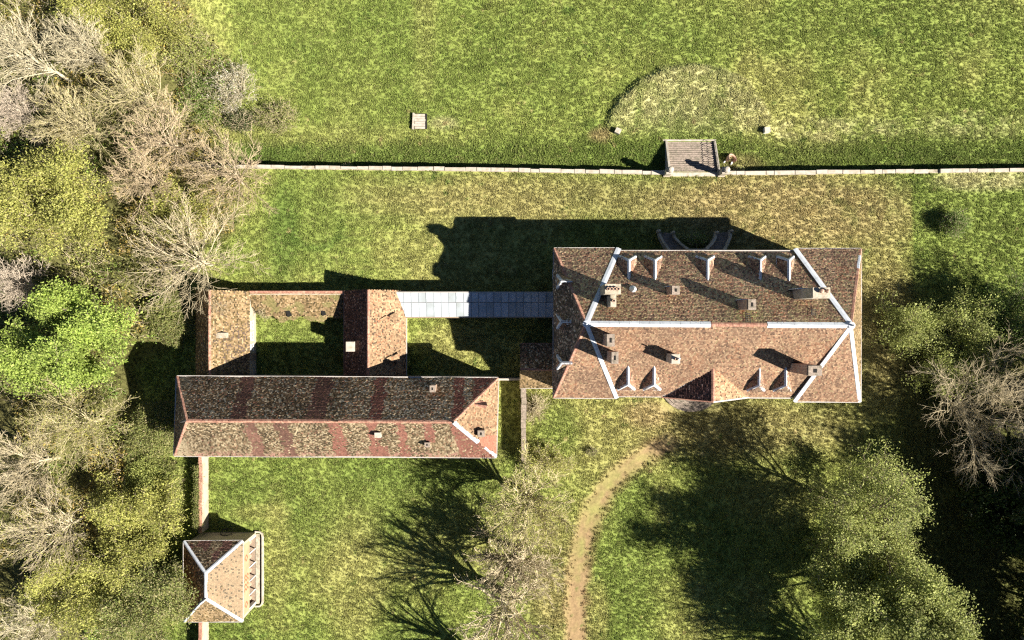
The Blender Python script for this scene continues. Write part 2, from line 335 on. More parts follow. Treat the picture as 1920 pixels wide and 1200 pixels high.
def tile_arrays(P, pname, tw=0.20, ex=0.19, colf=None, seed=0, lift=0.035, sag=0.0):
    rg = np.random.default_rng(seed + 100)
    P = [Vector(p) for p in P]; n = normal(P)
    if n.z < 0: n = -n
    up = (Vector((0, 0, 1)) - n * n.z).normalized(); ux = up.cross(n)
    o = min(P, key=lambda q: q.z)
    Q = np.array([((p - o).dot(ux), (p - o).dot(up)) for p in P])
    a0, a1 = Q[:, 0].min(), Q[:, 0].max(); b1 = Q[:, 1].max()
    nr = int(b1 / ex) + 1; nc = int((a1 - a0) / tw) + 2
    I, J = np.meshgrid(np.arange(nc), np.arange(nr)); I = I.ravel(); J = J.ravel()
    a = a0 + (I + 0.5 * (J % 2)) * tw; b = (J + 0.5) * ex
    inside = np.zeros(len(a), bool); k = len(Q)
    for i in range(k):
        x1, y1 = Q[i]; x2, y2 = Q[(i + 1) % k]
        c = ((y1 > b) != (y2 > b)); 
        with np.errstate(divide='ignore', invalid='ignore'):
            inside ^= c & (a < (x2 - x1) * (b - y1) / (y2 - y1) + x1)
    a = a[inside]; b = b[inside]; m = len(a)
    if m == 0: return np.zeros((0, 3)), np.zeros((0, 4), int), np.zeros((0, 3))
    L = lift * (0.7 + 0.9 * rg.random(m)); sk = rg.normal(0, 0.012, m); tw2 = tw * 0.485; rl = rg.normal(0, 0.010, m)
    loc = np.zeros((m, 6, 3))
    loc[:, 0] = np.stack([a - tw2, b - ex * .5 + sk, L + rl], 1); loc[:, 1] = np.stack([a + tw2, b - ex * .5 - sk, L - rl], 1)
    loc[:, 2] = np.stack([a + tw2, b + ex * .62, 0 * L + .004], 1); loc[:, 3] = np.stack([a - tw2, b + ex * .62, 0 * L + .004], 1)
    loc[:, 4] = loc[:, 0] + (0, 0.0, -.05); loc[:, 5] = loc[:, 1] + (0, 0, -.05)
    U = np.array(ux); W = np.array(up); NN = np.array(n); O = np.array(o)
    sagz = .16 * (fbm(a, b, 4.5, seed + 9, 2) - .45)
    V = O + loc[..., :1] * U + loc[..., 1:2] * W + (loc[..., 2:] + .03 + sagz[:, None, None]) * NN
    b6 = np.arange(m)[:, None] * 6
    F = np.concatenate([b6 + np.array([[0, 1, 2, 3]]), b6 + np.array([[4, 5, 1, 0]])], 0)
    ctr = V[:, :4].mean(1)
    C = pal(pname, m, rg)
    t = fbm(ctr[:, 0], ctr[:, 1], 3.0, seed + 2, 4)[:, None]; C = C * (0.62 + 0.76 * t)
    C = C * (.80 + .40 * (.6 * vn(a, b * .10, .42, seed + 5) + .4 * vn(a, b * .2, 1.3, seed + 8)))[:, None]
    C = C * rg.uniform(.8, 1.2, (m, 1)) * GAIN.get(pname, 1)
    if colf: C = colf(ctr, C, rg)
    return V.reshape(-1, 3), F, np.repeat(C, 6, 0)
def slope(parent, P, pname, colf=None, seed=0, name="roof_slope", **kw):
    """one pitch of a roof: boarded slab with its field of small tiles"""
    dn = nrm(*P) * .07
    s = put(name, py_mesh(name, *slab_vf([Vector(p) - dn for p in P], 0.12)), M['underlay'], parent)
    V, F, C = tile_arrays(P, pname, colf=colf, seed=seed, **kw)
    if len(F): kind(put("roof_tiles", fast_mesh("roof_tiles", V, F, C), M['tile'], s), "stuff")
    return s
def cap(parent, p0, p1, n0, n1, w, material, name, piece=1.9, raise_=0.10, jit=0.0, bend=None):
    """ridge or hip covering of single sheets or tiles laid end to end"""
    p0 = Vector(p0); p1 = Vector(p1); d = (p1 - p0); L = d.length; d.normalize()
    n = max(1, round(L / piece)); s0 = Vector(n0).cross(d); s1 = Vector(n1).cross(d)
    mid = (Vector(n0) + Vector(n1)).normalized()
    side = d.cross(Vector((0, 0, 1))).normalized()
    sg = 1 if (Vector(n0) - Vector(n1)).dot(side) > 0 else -1
    if s0.dot(side) * sg < 0: s0 = -s0
    if s1.dot(side) * sg > 0: s1 = -s1
    out = []
    for i in range(n):
        a = p0 + d * (L * i / n); b = p0 + d * (L * (i + 1) / n - 0.025)
        if bend: a = a + bend(i / n); b = b + bend((i + 1) / n)
        r = raise_ + (0.015 if i % 2 else 0) + rnd.uniform(-jit, jit); V = []
        for q in (a, b):
            V += [q + s0 * w / 2 + Vector(n0) * .085, q + s0 * .04 + mid * r, q + s1 * .04 + mid * r, q + s1 * w / 2 + Vector(n1) * .085]
        V += [v - mid * 0.09 for v in V]
        F = [(0, 1, 5, 4), (1, 2, 6, 5), (2, 3, 7, 6), (8, 12, 13, 9), (9, 13, 14, 10), (10, 14, 15, 11), (0, 4, 12, 8), (3, 11, 15, 7), (0, 8, 9, 1), (1, 9, 10, 2), (2, 10, 11, 3), (4, 5, 13, 12), (5, 6, 14, 13), (6, 7, 15, 14)]
        out.append(put(name, py_mesh(name, V, F), material, parent))
    return out
def gutter(parent, p0, p1, r=0.065, m='gutter'):
    p0 = Vector(p0); p1 = Vector(p1); d = (p1 - p0).normalized(); s = d.cross(Vector((0, 0, 1))).normalized() * r
    V = []
    for q in (p0, p1): V += [q - s + Vector((0, 0, -r)), q + s + Vector((0, 0, -r)), q + s + Vector((0, 0, r * .6)), q - s + Vector((0, 0, r * .6))]
    put("gutter", py_mesh("gutter", V, [(0, 1, 2, 3), (7, 6, 5, 4), (0, 4, 5, 1), (1, 5, 6, 2), (2, 6, 7, 3), (3, 7, 4, 0)]), M[m], parent)
def nrm(*P):
    n = normal([Vector(p) for p in P]); return n if n.z > 0 else -n

_win = {}
def window(parent, c, w, h, face, nm="window", mt='white'):
    """frame with glazing bars and panes on a facade looking along face (0=+x 90=+y ...)"""
    key = (w, h, mt)
    if key not in _win:
        f = join(box_vf((0, -w / 2, 0), (.12, .1, h)), box_vf((0, w / 2, 0), (.12, .1, h)), box_vf((.002, 0, -.05), (.2, w + .3, .1)), box_vf((0, 0, h - .1), (.11, w - .1, .1)), box_vf((0, 0, .052), (.1, .08, h - .16)), box_vf((-.002, 0, h * .5), (.09, w - .12, .06)))
        p = box_vf((-.03, 0, .06), (.02, w - .1, h - .1))
        _win[key] = (py_mesh("window", *f), py_mesh("pane", *p)); _win[key][0].materials.append(M[mt]); _win[key][1].materials.append(M['glass'])
    a = math.radians(face); o = put(nm, _win[key][0], None, parent, c, (0, 0, a))
    g = bpy.data.objects.new("pane", _win[key][1]); COL.objects.link(g); g.parent = o
    return o
# ------------------------------------------------------------------ chateau
E, R = 11.0, 16.3
kE = (HC - E) / HC
ch = thing("chateau", G(1285, 605), "long main house with big brown hipped tile roof, dormers, chimneys and white zinc hip lines", "house")
NWo, NWi, NEi, NEo = A(1039, 466, E), A(1160, 466, E), A(1490, 467, E), A(1614, 467, E)
SEo, SEi, SWi, SWo = A(1613, 753, E), A(1489, 752.5, E), A(1156, 746, E), A(1038, 745, E)
nW, nE = A(1160, 471, E), A(1490, 471, E); sW, sE = A(1156, 742.5, E), A(1489, 745.5, E)
RW, RE = A(1099, 607, R), A(1596, 610, R)
inset = lambda p, dx, dy: (p.x + dx, p.y + dy)
i = 0.5
put("wall", py_mesh("wall", *prism_vf([inset(SWo, i, i), inset(SWi, -i, i), inset(sW, -i, i), inset(sE, i, i), inset(SEi, i, i), inset(SEo, -i, i), inset(NEo, -i, -i), inset(NEi, i, -i), inset(nE, i, -i), inset(nW, -i, -i), inset(NWi, -i, -i), inset(NWo, i, -i)], -0.4, E - 0.12)), M['render'], ch)
def ch_col(c, C, rg):
    # lichen bloom and newer orange tiles: patches of the tiles themselves
    g = blob(c[:, 0], c[:, 1], *A(1405, 588, 17)[:2], 2.2, 1.2)[:, None] * (rg.random((len(C), 1)) > .5)
    C = C * (1 - .75 * g) + np.array((0.30, 0.31, 0.14)) * .75 * g
    o = ((fbm(c[:, 0], c[:, 1], 1.6, 31, 2) > .70) & (rg.random(len(C)) > .35))[:, None]
    C = np.where(o, C * .65 + np.array((0.29, 0.135, 0.075)) * .35, C)
    b = (fbm(c[:, 0], c[:, 1], 2.6, 37, 3) > .63)[:, None]
    C = np.where(b, C * .45 + np.array((0.13, 0.085, 0.062)) * .55, C)
    return C
def ch_north(c, C, rg):   # more lichen here; tiles also lightened to lift the dimly lit pitch
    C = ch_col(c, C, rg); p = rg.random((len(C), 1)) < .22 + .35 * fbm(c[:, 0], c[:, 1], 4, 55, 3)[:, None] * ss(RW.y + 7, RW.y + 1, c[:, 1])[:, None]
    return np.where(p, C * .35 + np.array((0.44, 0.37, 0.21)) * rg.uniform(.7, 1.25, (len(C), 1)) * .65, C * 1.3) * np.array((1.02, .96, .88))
def ch_south(c, C, rg):
    C = ch_col(c, C, rg); p = rg.random((len(C), 1)) < .35
    return np.where(p, C * .45 + np.array((0.34, 0.245, 0.165)) * rg.uniform(.75, 1.2, (len(C), 1)) * .55, C * .72 + np.array((.215, .142, .098)) * .22) * np.array((.90, .84, .77))
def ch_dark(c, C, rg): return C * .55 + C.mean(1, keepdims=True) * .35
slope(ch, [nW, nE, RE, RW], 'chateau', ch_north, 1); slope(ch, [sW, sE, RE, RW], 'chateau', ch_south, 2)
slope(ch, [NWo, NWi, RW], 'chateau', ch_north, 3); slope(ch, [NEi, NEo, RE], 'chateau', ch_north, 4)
slope(ch, [SWo, SWi, RW], 'chateau', ch_south, 5); slope(ch, [SEi, SEo, RE], 'chateau', ch_south, 6)
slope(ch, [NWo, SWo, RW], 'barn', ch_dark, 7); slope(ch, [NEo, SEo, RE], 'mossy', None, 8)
for a, b, c in ((NWi, nW, RW), (NEi, nE, RE), (SWi, sW, RW), (SEi, sE, RE)):
    put("cheek", py_mesh("cheek", [a, b, c], [(0, 1, 2)]), M['zinc'], ch)
nN = nrm(nW, nE, RE); nS = nrm(sW, sE, RE); nw = nrm(NWo, SWo, RW); ne = nrm(NEo, SEo, RE)
tNW, tNE, tSW, tSE = nrm(NWo, NWi, RW), nrm(NEi, NEo, RE), nrm(SWo, SWi, RW), nrm(SEi, SEo, RE)
for a, b, n0, n1 in ((NWi, RW, tNW, nN), (NEi, RE, tNE, nN), (SWi, RW, tSW, nS), (SEi, RE, tSE, nS)):
    cap(ch, a + Vector((0, 0, .1)), b + Vector((0, 0, .05)), n0, n1, 0.64 if a.y > 0 else .5, M['zinc'], "hip_sheet", 2.2, .12, .015)
cap(ch, NWo, RW, tNW, nw, 0.42, M['hiptile'], "hip_tile", 1.2, .15, .02); cap(ch, SWo, RW, tSW, nw, 0.42, M['hiptile'], "hip_tile", 1.2, .15, .02)
for k, (a, b) in enumerate(((NEo, RE),)):
    n = 11
    for q in range(n):
        cap(ch, a.lerp(b, q / n), a.lerp(b, (q + 1) / n), tNE, ne, 0.45, M['zinc'] if q in (1, 2) else M['hiptile'], "hip_tile", 3, .15, .02)
cap(ch, SEo, RE, tSE, ne, 0.62, M['zinc'], "hip_sheet", 2.0, .15)
def ridge_pt(u): return RW.lerp(RE, (A(u, 608, R).x - RW.x) / (RE.x - RW.x))
cap(ch, ridge_pt(1104), ridge_pt(1333), nN, nS, 0.70, M['zinc'], "ridge_sheet", 1.2, .16, .012)
cap(ch, ridge_pt(1334), ridge_pt(1438), nN, nS, 0.45, M['hiptile'], "ridge_tile", .8, .12, .02)
cap(ch, ridge_pt(1439), ridge_pt(1590), nN, nS, 0.70, M['zinc'], "ridge_sheet", 1.6, .16, .012)
for p in (RW, RE):
    put("ridge_finial", py_mesh("ridge_finial", *lathe_vf(p - Vector((0, 0, .1)), [(.42, 0), (.40, .28), (.12, .34), (.09, .6), (.13, .68), (.02, .8)])), M['zinc'], ch)
for a, b in ((NWo, NWi), (nW, nE), (NEi, NEo), (SWo, SWi), (sW, A(1241, 743, E)), (A(1404, 745, E), sE), (SEi, SEo), (NWo, SWo), (NEo, SEo)):
    o = Vector(((b - a).y, -(b - a).x, 0)).normalized(); c = Vector(WL[ch.name]); 
    if (a + b - 2 * c).dot(o) < 0: o = -o
    gutter(ch, a + o * .07, b + o * .07)
# portal gable on the south front
gz = 13.15; tanS = (R - E) / (sW.y * -1 + RW.y)
gl, gr = A(1241, 744, E), A(1404, 746, E); gl.y = gr.y = sW.y - .12
gm = (gl.x + gr.x) / 2 + .35; gf = Vector((gm, gl.y - .30, gz)); gbk = Vector((gm, sW.y + (gz - E) / tanS, gz))
slope(ch, [gl, gf, gbk], 'darkred', None, 21, lift=.05); slope(ch, [gr, gf, gbk], 'beige', lambda c, C, rg: C * 1.35, 22)  # dark west and pale east tiles paint in the gable's shade and sun
put("gable_wall", py_mesh("gable_wall", *prism_vf([(gl.x + .6, gl.y + .25), (gr.x - .6, gl.y + .25), (gr.x - .6, gl.y + .9), (gl.x + .6, gl.y + .9)], -.4, E - .1)), M['render'], ch)
put("pediment", py_mesh("pediment", [gl, gr, gf, gl + Vector((0, .3, 0)), gr + Vector((0, .3, 0)), gf + Vector((0, .3, 0))], [(0, 1, 2), (3, 5, 4), (0, 3, 4, 1)]), M['render'], ch)
ng0, ng1 = nrm(gl, gf, gbk), nrm(gr, gf, gbk)
cap(ch, gf, gbk, ng0, ng1, .42, M['hiptile'], "ridge_tile", .9, .14, .02)
cap(ch, gl, gbk, ng0, nS, .16, M['zinc'], "valley_sheet", 2.4, .03); cap(ch, gr, gbk, ng1, nS, .22, M['hiptile'], "valley_tile", 2.4, .05)
gutter(ch, gl + Vector((-.1, -.05, 0)), gf + Vector((0, -.08, .05)), .07, 'hiptile'); gutter(ch, gf + Vector((0, -.08, .05)), gr + Vector((.1, -.05, 0)), .09)
# dormers
def dormer(base, f, m, w, d0, ze, zr, hip, seed, hood=False):
    """base: point of the eave line below the dormer's middle; f: outward direction; m: slope of the roof behind"""
    f = Vector((f[0], f[1], 0)); l = Vector((-f.y, f.x, 0)); b = Vector((base.x, base.y, 0))
    pt = lambda lat, d, z: b + l * lat - f * d + Vector((0, 0, z))
    dE = (ze - E) / m; dR = (zr - E) / m
    Aa, Bb, Cc, Dd, Ee, Ff = pt(-w / 2, d0, ze), pt(w / 2, d0, ze), pt(0, d0 + hip, zr), pt(0, dR + .1, zr), pt(-w / 2, dE, ze), pt(w / 2, dE, ze)
    z0 = E + m * d0 - .2; x = w / 2 - .12
    D = put("dormer", py_mesh("dormer", [pt(-x, d0 + .12, z0), pt(x, d0 + .12, z0), pt(x, d0 + .12, ze), pt(-x, d0 + .12, ze), pt(-x, dE + .3, ze), pt(x, dE + .3, ze)], [(0, 1, 2, 3), (0, 3, 4), (1, 5, 2), (2, 5, 4, 3)]), M['render'], ch)
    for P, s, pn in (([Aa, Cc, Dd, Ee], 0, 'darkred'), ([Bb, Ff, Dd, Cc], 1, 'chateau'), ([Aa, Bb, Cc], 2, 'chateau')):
        put("dormer_slope", py_mesh("dormer_slope", *slab_vf(P, .06)), M['underlay'], D)
        V, F, C = tile_arrays(P, 'chateau', colf=ch_col, seed=seed * 3 + s)
        if len(F): kind(put("roof_tiles", fast_mesh("roof_tiles", V, F, C), M['tile'], D), "stuff")
    n0, n1, n2 = nrm(Aa, Cc, Dd), nrm(Bb, Dd, Cc), nrm(Aa, Bb, Cc)
    cap(D, Cc, Dd, n0, n1, .38, M['zinc'], "dormer_ridge", 9, .12); cap(D, Aa, Cc, n0, n2, .32, M['zinc'], "dormer_hip", 9, .10); cap(D, Bb, Cc, n1, n2, .32, M['zinc'], "dormer_hip", 9, .10)
    for a, c in ((Aa, Ee), (Bb, Ff)): gutter(D, a, c, .055, 'zinc')
    gutter(D, Aa, Bb, .055, 'zinc')
    wz = ze - z0 - .25
    fr = join(box_vf(pt(0, d0 + .06, z0 + .2), (w * .55 if abs(f.y) > .5 else .1, w * .55 if abs(f.x) > .5 else .1, wz)))
    put("dormer_window", py_mesh("dormer_window", *fr), M['glass'], D)
    return D
mN = (R - E) / (nW.y - (RW.y + RE.y) / 2); mS = tanS; mW = (R - E) / (RW.x - NWo.x)
for k, u in enumerate((1180, 1229, 1328, 1427, 1481)):
    q = A(u, 471, 13.4); q.y = nW.y + (nE.y - nW.y) * .5
    dormer(q, (0, 1), mN, 2.1 if k != 2 else 2.25, .7, 12.0, 13.2, .6, 40 + k)
for k, u in enumerate((1178, 1227, 1425, 1475)):
    q = A(u, 742, 13.4); q.y = sW.y + (sE.y - sW.y) * (u - 1156) / 333
    dormer(q, (0, -1), mS, 2.15, .9, 11.95, 13.25, .75, 50 + k)
for k, v in enumerate((527, 603, 680)):
    q = A(1040, v, 13.5); q.x = NWo.x
    dormer(q, (-1, 0), mW, 1.75, .25, 12.4, 14.0, .45, 60 + k)
# chimneys
def zroof(x, y):
    z = min(E + mN * (nW.y - y), E + mS * (y - sW.y), E + mW * (x - NWo.x), R); return z
def chimney(parent, u, v, zt, w, d, pots=0, cap_=True, m='brick', pot_axis='x', zb=None, zinc=False, lean=0, nm="chimney"):
    c = A(u, v, zt); zb = (zroof(c.x, c.y) if zb is None else zb) - .9
    o = put(nm, py_mesh(nm, *box_vf((c.x, c.y, zb), (w, d, zt - zb), lean)), M[m], parent)
    if cap_: put("chimney_cap", py_mesh("chimney_cap", *join(box_vf((c.x, c.y, zt - .3), (w + .1, d + .1, .12), lean), box_vf((c.x, c.y, zt + .003), (w + .04, d + .04, .08), lean))), M['step'] if m == 'brick' else M[m], o)
    if zinc: put("zinc_saddle", py_mesh("zinc_saddle", *box_vf((c.x - w * .1, c.y + d / 2 + .06, zb + .6), (w * 1.2, .1, max(.6, (zt - zb) * .42)))), M['zinc'], o)
    for k in range(pots):
        t = (k + .5) / pots - .5; px, py = (c.x + t * w * .86, c.y) if pot_axis == 'x' else (c.x, c.y + t * d * .86)
        p = put("chimney_pot", py_mesh("chimney_pot", *lathe_vf((px, py, zt + .1), [(.17, 0), (.15, .3), (.19, .34), (.19, .42)], 10)), M['pot'], o)
        put("pot_mouth", py_mesh("pot_mouth", *lathe_vf((px, py, zt + .515), [(.13, 0), (.13, .012)], 10)), M['dark'], o)
    if not pots and m == 'brick': put("flue", py_mesh("flue", *box_vf((c.x, c.y, zt + .1), (w * .26, d * .4, .02), lean)), M['dark'], o)
    return o
chimney(ch, 1149, 542, 19.0, 1.75, 1.1, 4, m='stone')
chimney(ch, 1150, 564, 17.8, .62, 1.35, 1, m='stone', pot_axis='y')
chimney(ch, 1267, 544, 17.0, .85, .95, 0, zinc=True)
chimney(ch, 1410, 571, 18.6, .85, 1.15, 0, zinc=True)
c5 = chimney(ch, 1540, 549, 19.6, 1.9, 1.15, 0, m='stone', zinc=True)
for du, s in ((-2, .27), (9, .24)):
    p = A(1540 + du, 546, 19.6); put("chimney_pot", py_mesh("chimney_pot", *lathe_vf(p + Vector((0, 0, .1)), [(.12, 0), (s * .8, .1), (s, .28), (s * .8, .46), (.05, .55)], 10)), M['pot'], c5)
chimney(ch, 1145, 638, 18.7, .85, 1.35, 0)
chimney(ch, 1153, 671, 18.2, .75, 1.3, 0)
c8 = chimney(ch, 1267, 673, 16.8, .95, 1.05, 1, m='palestone')
p = A(1267, 673, 16.8); put("flue_pipe", py_mesh("flue_pipe", *tube_vf([p + Vector((.15, .1, 0)), p + Vector((.15, .1, 1.4))], .09)), M['zinc'], c8)
chimney(ch, 1528, 695, 18.3, 1.5, 1.1, 0)
p = A(1193, 541, 16.2); kz = zroof(p.x, p.y)
put("vent_cone", py_mesh("vent_cone", *lathe_vf((p.x, p.y, kz - .2), [(.5, 0), (.46, .3), (.04, 1.25)], 12)), M['zinc'], ch)
p = A(1067, 603, 15.4); put("vent_dome", py_mesh("vent_dome", *lathe_vf((p.x, p.y, zroof(p.x, p.y) - .3), [(.3, 0), (.38, .45), (.3, .62), (.05, .72)], 12)), M['zinc'], ch)
for (u0, v0), (u1, v1) in (((1409, 584), (1412, 606)), ((1536, 578), (1540, 592))):
    a = A(u0, v0, 16.8); b = A(u1, v1, 18); a.z = zroof(a.x, a.y) + .18; b.z = zroof(b.x, b.y) + .18; sx = Vector((.26, 0, 0))
    rails = [tube_vf([a - sx, b - sx], .035, 4), tube_vf([a + sx, b + sx], .035, 4)] + [tube_vf([a.lerp(b, t / 6) - sx, a.lerp(b, t / 6) + sx], .03, 4) for t in range(1, 6)]
    put("roof_ladder", py_mesh("roof_ladder", *join(*rails)), M['iron'], ch)
# facade windows
WA = NWo.x + i; WB = NEo.x - i
for fl, (z, hh) in enumerate(((1.4, 2.6), (6.0, 2.3))):
    for k in range(12):
        x = WA + 1.9 + k * (WB - WA - 3.8) / 11
        pavN = x < NWi.x - i or x > NEi.x + i
        window(ch, (x, (NWo.y - i if pavN else nW.y - i) + .05, z), 1.2, hh, 90)
        if not (gl.x < x < gr.x):
            ys = (SWo.y + i if x < SWi.x - i else SEo.y + i if x > SEi.x + i else None)
            if ys is None: ys = sW.y + (sE.y - sW.y) * (x - sW.x) / (sE.x - sW.x) + i
            window(ch, (x, ys - .06, z), 1.2, hh, 270)
    for k in range(5):
        y = SWo.y + 2.6 + k * (NWo.y - SWo.y - 5.2) / 4
        window(ch, (WA - .05, y, z), 1.1, hh, 180); window(ch, (WB + .05, y, z), 1.1, hh, 0)
    for k in range(3): 
        if fl == 1 or k != 1: window(ch, (gl.x + 2.4 + k * (gr.x - gl.x - 4.8) / 2, gl.y + .2, z), 1.2, hh, 270)
dr = put("door", py_mesh("door", *box_vf(((gl.x + gr.x) / 2, gl.y + .2, 1.0), (1.6, .12, 2.9))), M['wood'], ch)
put("door_handle", py_mesh("door_handle", *box_vf(((gl.x + gr.x) / 2 + .5, gl.y + .1, 2.1), (.05, .1, .18))), M['iron'], dr)

# half-round flight of steps at the south door
ps = thing("south_steps", G(1291, 735), "half-round stone steps below the gabled south door", "steps")
cx = (gl.x + gr.x) / 2 + 1.1; cy = gl.y + .3
for k in range(6):
    r = 4.2 - .46 * k; rr = [(cx + r * 1.0 * math.cos(t), cy + r * .86 * math.sin(t)) for t in np.linspace(math.pi, 2 * math.pi, 22)]
    put("step", py_mesh("step", *prism_vf(rr, -.3, .16 + .155 * k)), M['step'], ps)
# horseshoe stair on the north side
hs = thing("horseshoe_stair", G(1300, 480), "dark horseshoe double stair with curved stone parapets on the shaded north side", "stairs")
hc = A(1302, 432, .6); yN = nW.y - i
for s in (-1, 1):
    a = [Vector((hc.x + s * 5.05, hc.y - .15, 0)), Vector((hc.x + s * 4.85, hc.y - 1.0, 0)), Vector((hc.x + s * 4.3, hc.y - 2.1, 0)), Vector((hc.x + s * 3.6, hc.y - 3.2, 0))]
    b = [Vector((hc.x + s * 3.05, hc.y - .35, 0)), Vector((hc.x + s * 2.75, hc.y - 1.2, 0)), Vector((hc.x + s * 2.15, hc.y - 2.0, 0)), Vector((hc.x + s * 1.3, hc.y - 2.75, 0))]
    n = 9
    def along(P, t):
        t *= len(P) - 1; j = min(int(t), len(P) - 2); return P[j].lerp(P[j + 1], t - j)
    for k in range(n):
        q = [along(a, k / n), along(a, (k + 1) / n), along(b, (k + 1) / n), along(b, k / n)]
        if s < 0: q.reverse()
        put("step", py_mesh("step", *prism_vf(q, -.3, .16 + .15 * k)), M['step'], hs)
    for P in (a, b):
        V, F = [], []
        for k in range(13):
            p = along(P, k / 12); t = along(P, min(1, k / 12 + .05)) - along(P, max(0, k / 12 - .05)); sd = Vector((-t.y, t.x, 0)).normalized() * .15
            z = .85 + 1.35 * k / 12; V += [p - sd + Vector((0, 0, -.3)), p + sd + Vector((0, 0, -.3)), p + sd + Vector((0, 0, z)), p - sd + Vector((0, 0, z))]
        for k in range(12):
            for j in range(4): F.append((k * 4 + j, k * 4 + (j + 1) % 4, k * 4 + 4 + (j + 1) % 4, k * 4 + 4 + j))
        F += [(3, 2, 1, 0), (48, 49, 50, 51)]
        put("parapet", py_mesh("parapet", V, F), M['stone'], hs)
        put("newel", py_mesh("newel", *join(box_vf(P[0] + Vector((0, 0, -.3)), (.4, .4, 1.35)), lathe_vf(P[0] + Vector((0, 0, 1.05)), [(.1, 0), (.22, .12), (.22, .25), (.05, .38)], 10))), M['stone'], hs)
put("landing", py_mesh("landing", *prism_vf([(hc.x - 3.4, hc.y - 3.0), (hc.x + 3.4, hc.y - 3.0), (hc.x + 3.4, yN - .02), (hc.x - 3.4, yN - .02)][::-1], -.3, 1.5)), M['step'], hs)
put("landing_rail", py_mesh("landing_rail", *box_vf((hc.x, hc.y - 2.85, 1.503), (2.5, .22, .9))), M['stone'], hs)
# ------------------------------------------------------------------ long barn
BE, BR = 8.2, 12.4
bn = thing("barn", G(660, 765), "long low-pitched barn with mossy brown roof patched by red tile stripes", "barn")
bNW, bNE, bSE, bSW = A(332, 706, BE), A(934, 709, BE), A(930, 857, BE), A(327, 854, BE)
bW, bE = A(350, 789, BR), A(850, 791, BR)
put("wall", py_mesh("wall", *prism_vf([inset(bSW, .4, .4), inset(bSE, -.4, .4), inset(bNE, -.4, -.4), inset(bNW, .4, -.4)], -.4, BE - .1)), M['render'], bn)
kb = (HC - BE) / HC
Xs = lambda u: (u - 960) * PX * kb
NS = [(457, 480), (593, 625), (704, 726), (853, 872), (888, 936)]
SS = [(477, 500), (535, 558), (632, 652), (700, 716), (753, 767), (803, 819), (846, 940)]
def stripes(c, C, rg, S, north):
    red = pal('red', len(C), rg) * rg.uniform(.9, 1.1, (len(C), 1))
    f = 0.82 + .35 * fbm(c[:, 0], c[:, 1], 2.5, 44, 3)[:, None]
    for j, (a, b) in enumerate(S):
        e = .15 * np.floor(5 * vn(c[:, 1], c[:, 0], .45, j)) - .25; m = (c[:, 0] > Xs(a) + e - .1) & (c[:, 0] < Xs(b) + e)
        if not north and j == 3: m |= (c[:, 0] > Xs(700)) & (c[:, 0] < Xs(730)) & (c[:, 1] < bSW.y + 1.5)
        if not north and j == 5: m &= c[:, 1] > bSW.y + 2.0
        if not north and j == 6: m &= (c[:, 0] > Xs(846) + .25 * (bW.y - c[:, 1]))
        m &= rg.random(len(C)) > .11
        g = red * f
        if j < 2: g = g * np.where(fbm(c[:, 0], c[:, 1], 3, 48, 2) > .5, .75, 1)[:, None] * np.array((.85, 1.0, 1.0))
        if north: g = g * np.array((1, .92, .9))
        C = np.where(m[:, None], g, C)
    w = ss(Xs(372), Xs(340), c[:, 0] + .8 * (vn(c[:, 0], c[:, 1], .8, 3) - .5))[:, None] * (rg.random((len(C), 1)) > .25)
    return C * (1 - w) + np.array((.30, .24, .15)) * w
def bnorth(c, C, rg):
    lt = np.clip((c[:, 0] - Xs(640)) / (Xs(800) - Xs(640)), 0, 1)[:, None]
    p = rg.random((len(C), 1)) < .16 + .22 * lt
    C = np.where(p, np.array((.36, .295, .21)) * rg.uniform(.6, 1.2, (len(C), 1)), C * (1 + .35 * lt))
    return stripes(c, C, rg, NS, True)
def bsouth(c, C, rg):
    r = ss(bSW.y + .9, bSW.y + .1, c[:, 1])[:, None] * (rg.random((len(C), 1)) > .55); C = C * (1 - r) + np.array((.27, .15, .11)) * r
    return stripes(c, C, rg, SS, False)
def beast(c, C, rg):
    m = (c[:, 1] < bSE.y + 2.6 + .4 * vn(c[:, 0], c[:, 1], 1, 4)) | ((c[:, 1] > bNE.y - 1.2) & (c[:, 0] < bNE.x - .7))
    return np.where(m[:, None], pal('red', len(C), rg) * np.array((1.35, 1.3, 1.2)), C)
slope(bn, [bNW, bNE, bE, bW], 'barn', bnorth, 70); slope(bn, [bSW, bSE, bE, bW], 'barnsouth', bsouth, 71)
slope(bn, [bNE, bSE, bE], 'beige', beast, 72); slope(bn, [bNW, bSW, bW], 'barn', None, 73)
qN, qS, qE, qW = nrm(bNW, bNE, bE), nrm(bSW, bSE, bE), nrm(bNE, bSE, bE), nrm(bNW, bSW, bW)
cap(bn, bW, bE, qN, qS, .42, M['hiptile'], "ridge_tile", .75, .14, .02)
cap(bn, bNW, bW, qN, qW, .36, M['hiptile'], "hip_tile", .9, .12, .02); cap(bn, bSW, bW, qS, qW, .36, M['hiptile'], "hip_tile", .9, .12, .02)
cap(bn, bNE, bE, qN, qE, .34, M['hiptile'], "hip_tile", .9, .12, .02)
for q in range(7):
    if q == 2: continue
    cap(bn, bSE.lerp(bE, q / 7), bSE.lerp(bE, (q + 1) / 7), qS, qE, .55 if q > 2 or q == 0 else .3, M['zinc'] if q > 2 or q < 2 else M['hiptile'], "hip_sheet", 5, .13)
for a, b in ((bNW, bNE), (bSW, bSE), (bNE, bSE), (bNW, bSW)):
    o = Vector(((b - a).y, -(b - a).x, 0)).normalized(); c = WL[bn.name]
    if (a + b - 2 * c).dot(o) < 0: o = -o
    gutter(bn, a + o * .07, b + o * .07, .08)
def zbarn(c): return min(BE + (BR - BE) * (bNW.y - c.y) / (bNW.y - bW.y), BE + (BR - BE) * (c.y - bSW.y) / (bW.y - bSW.y))
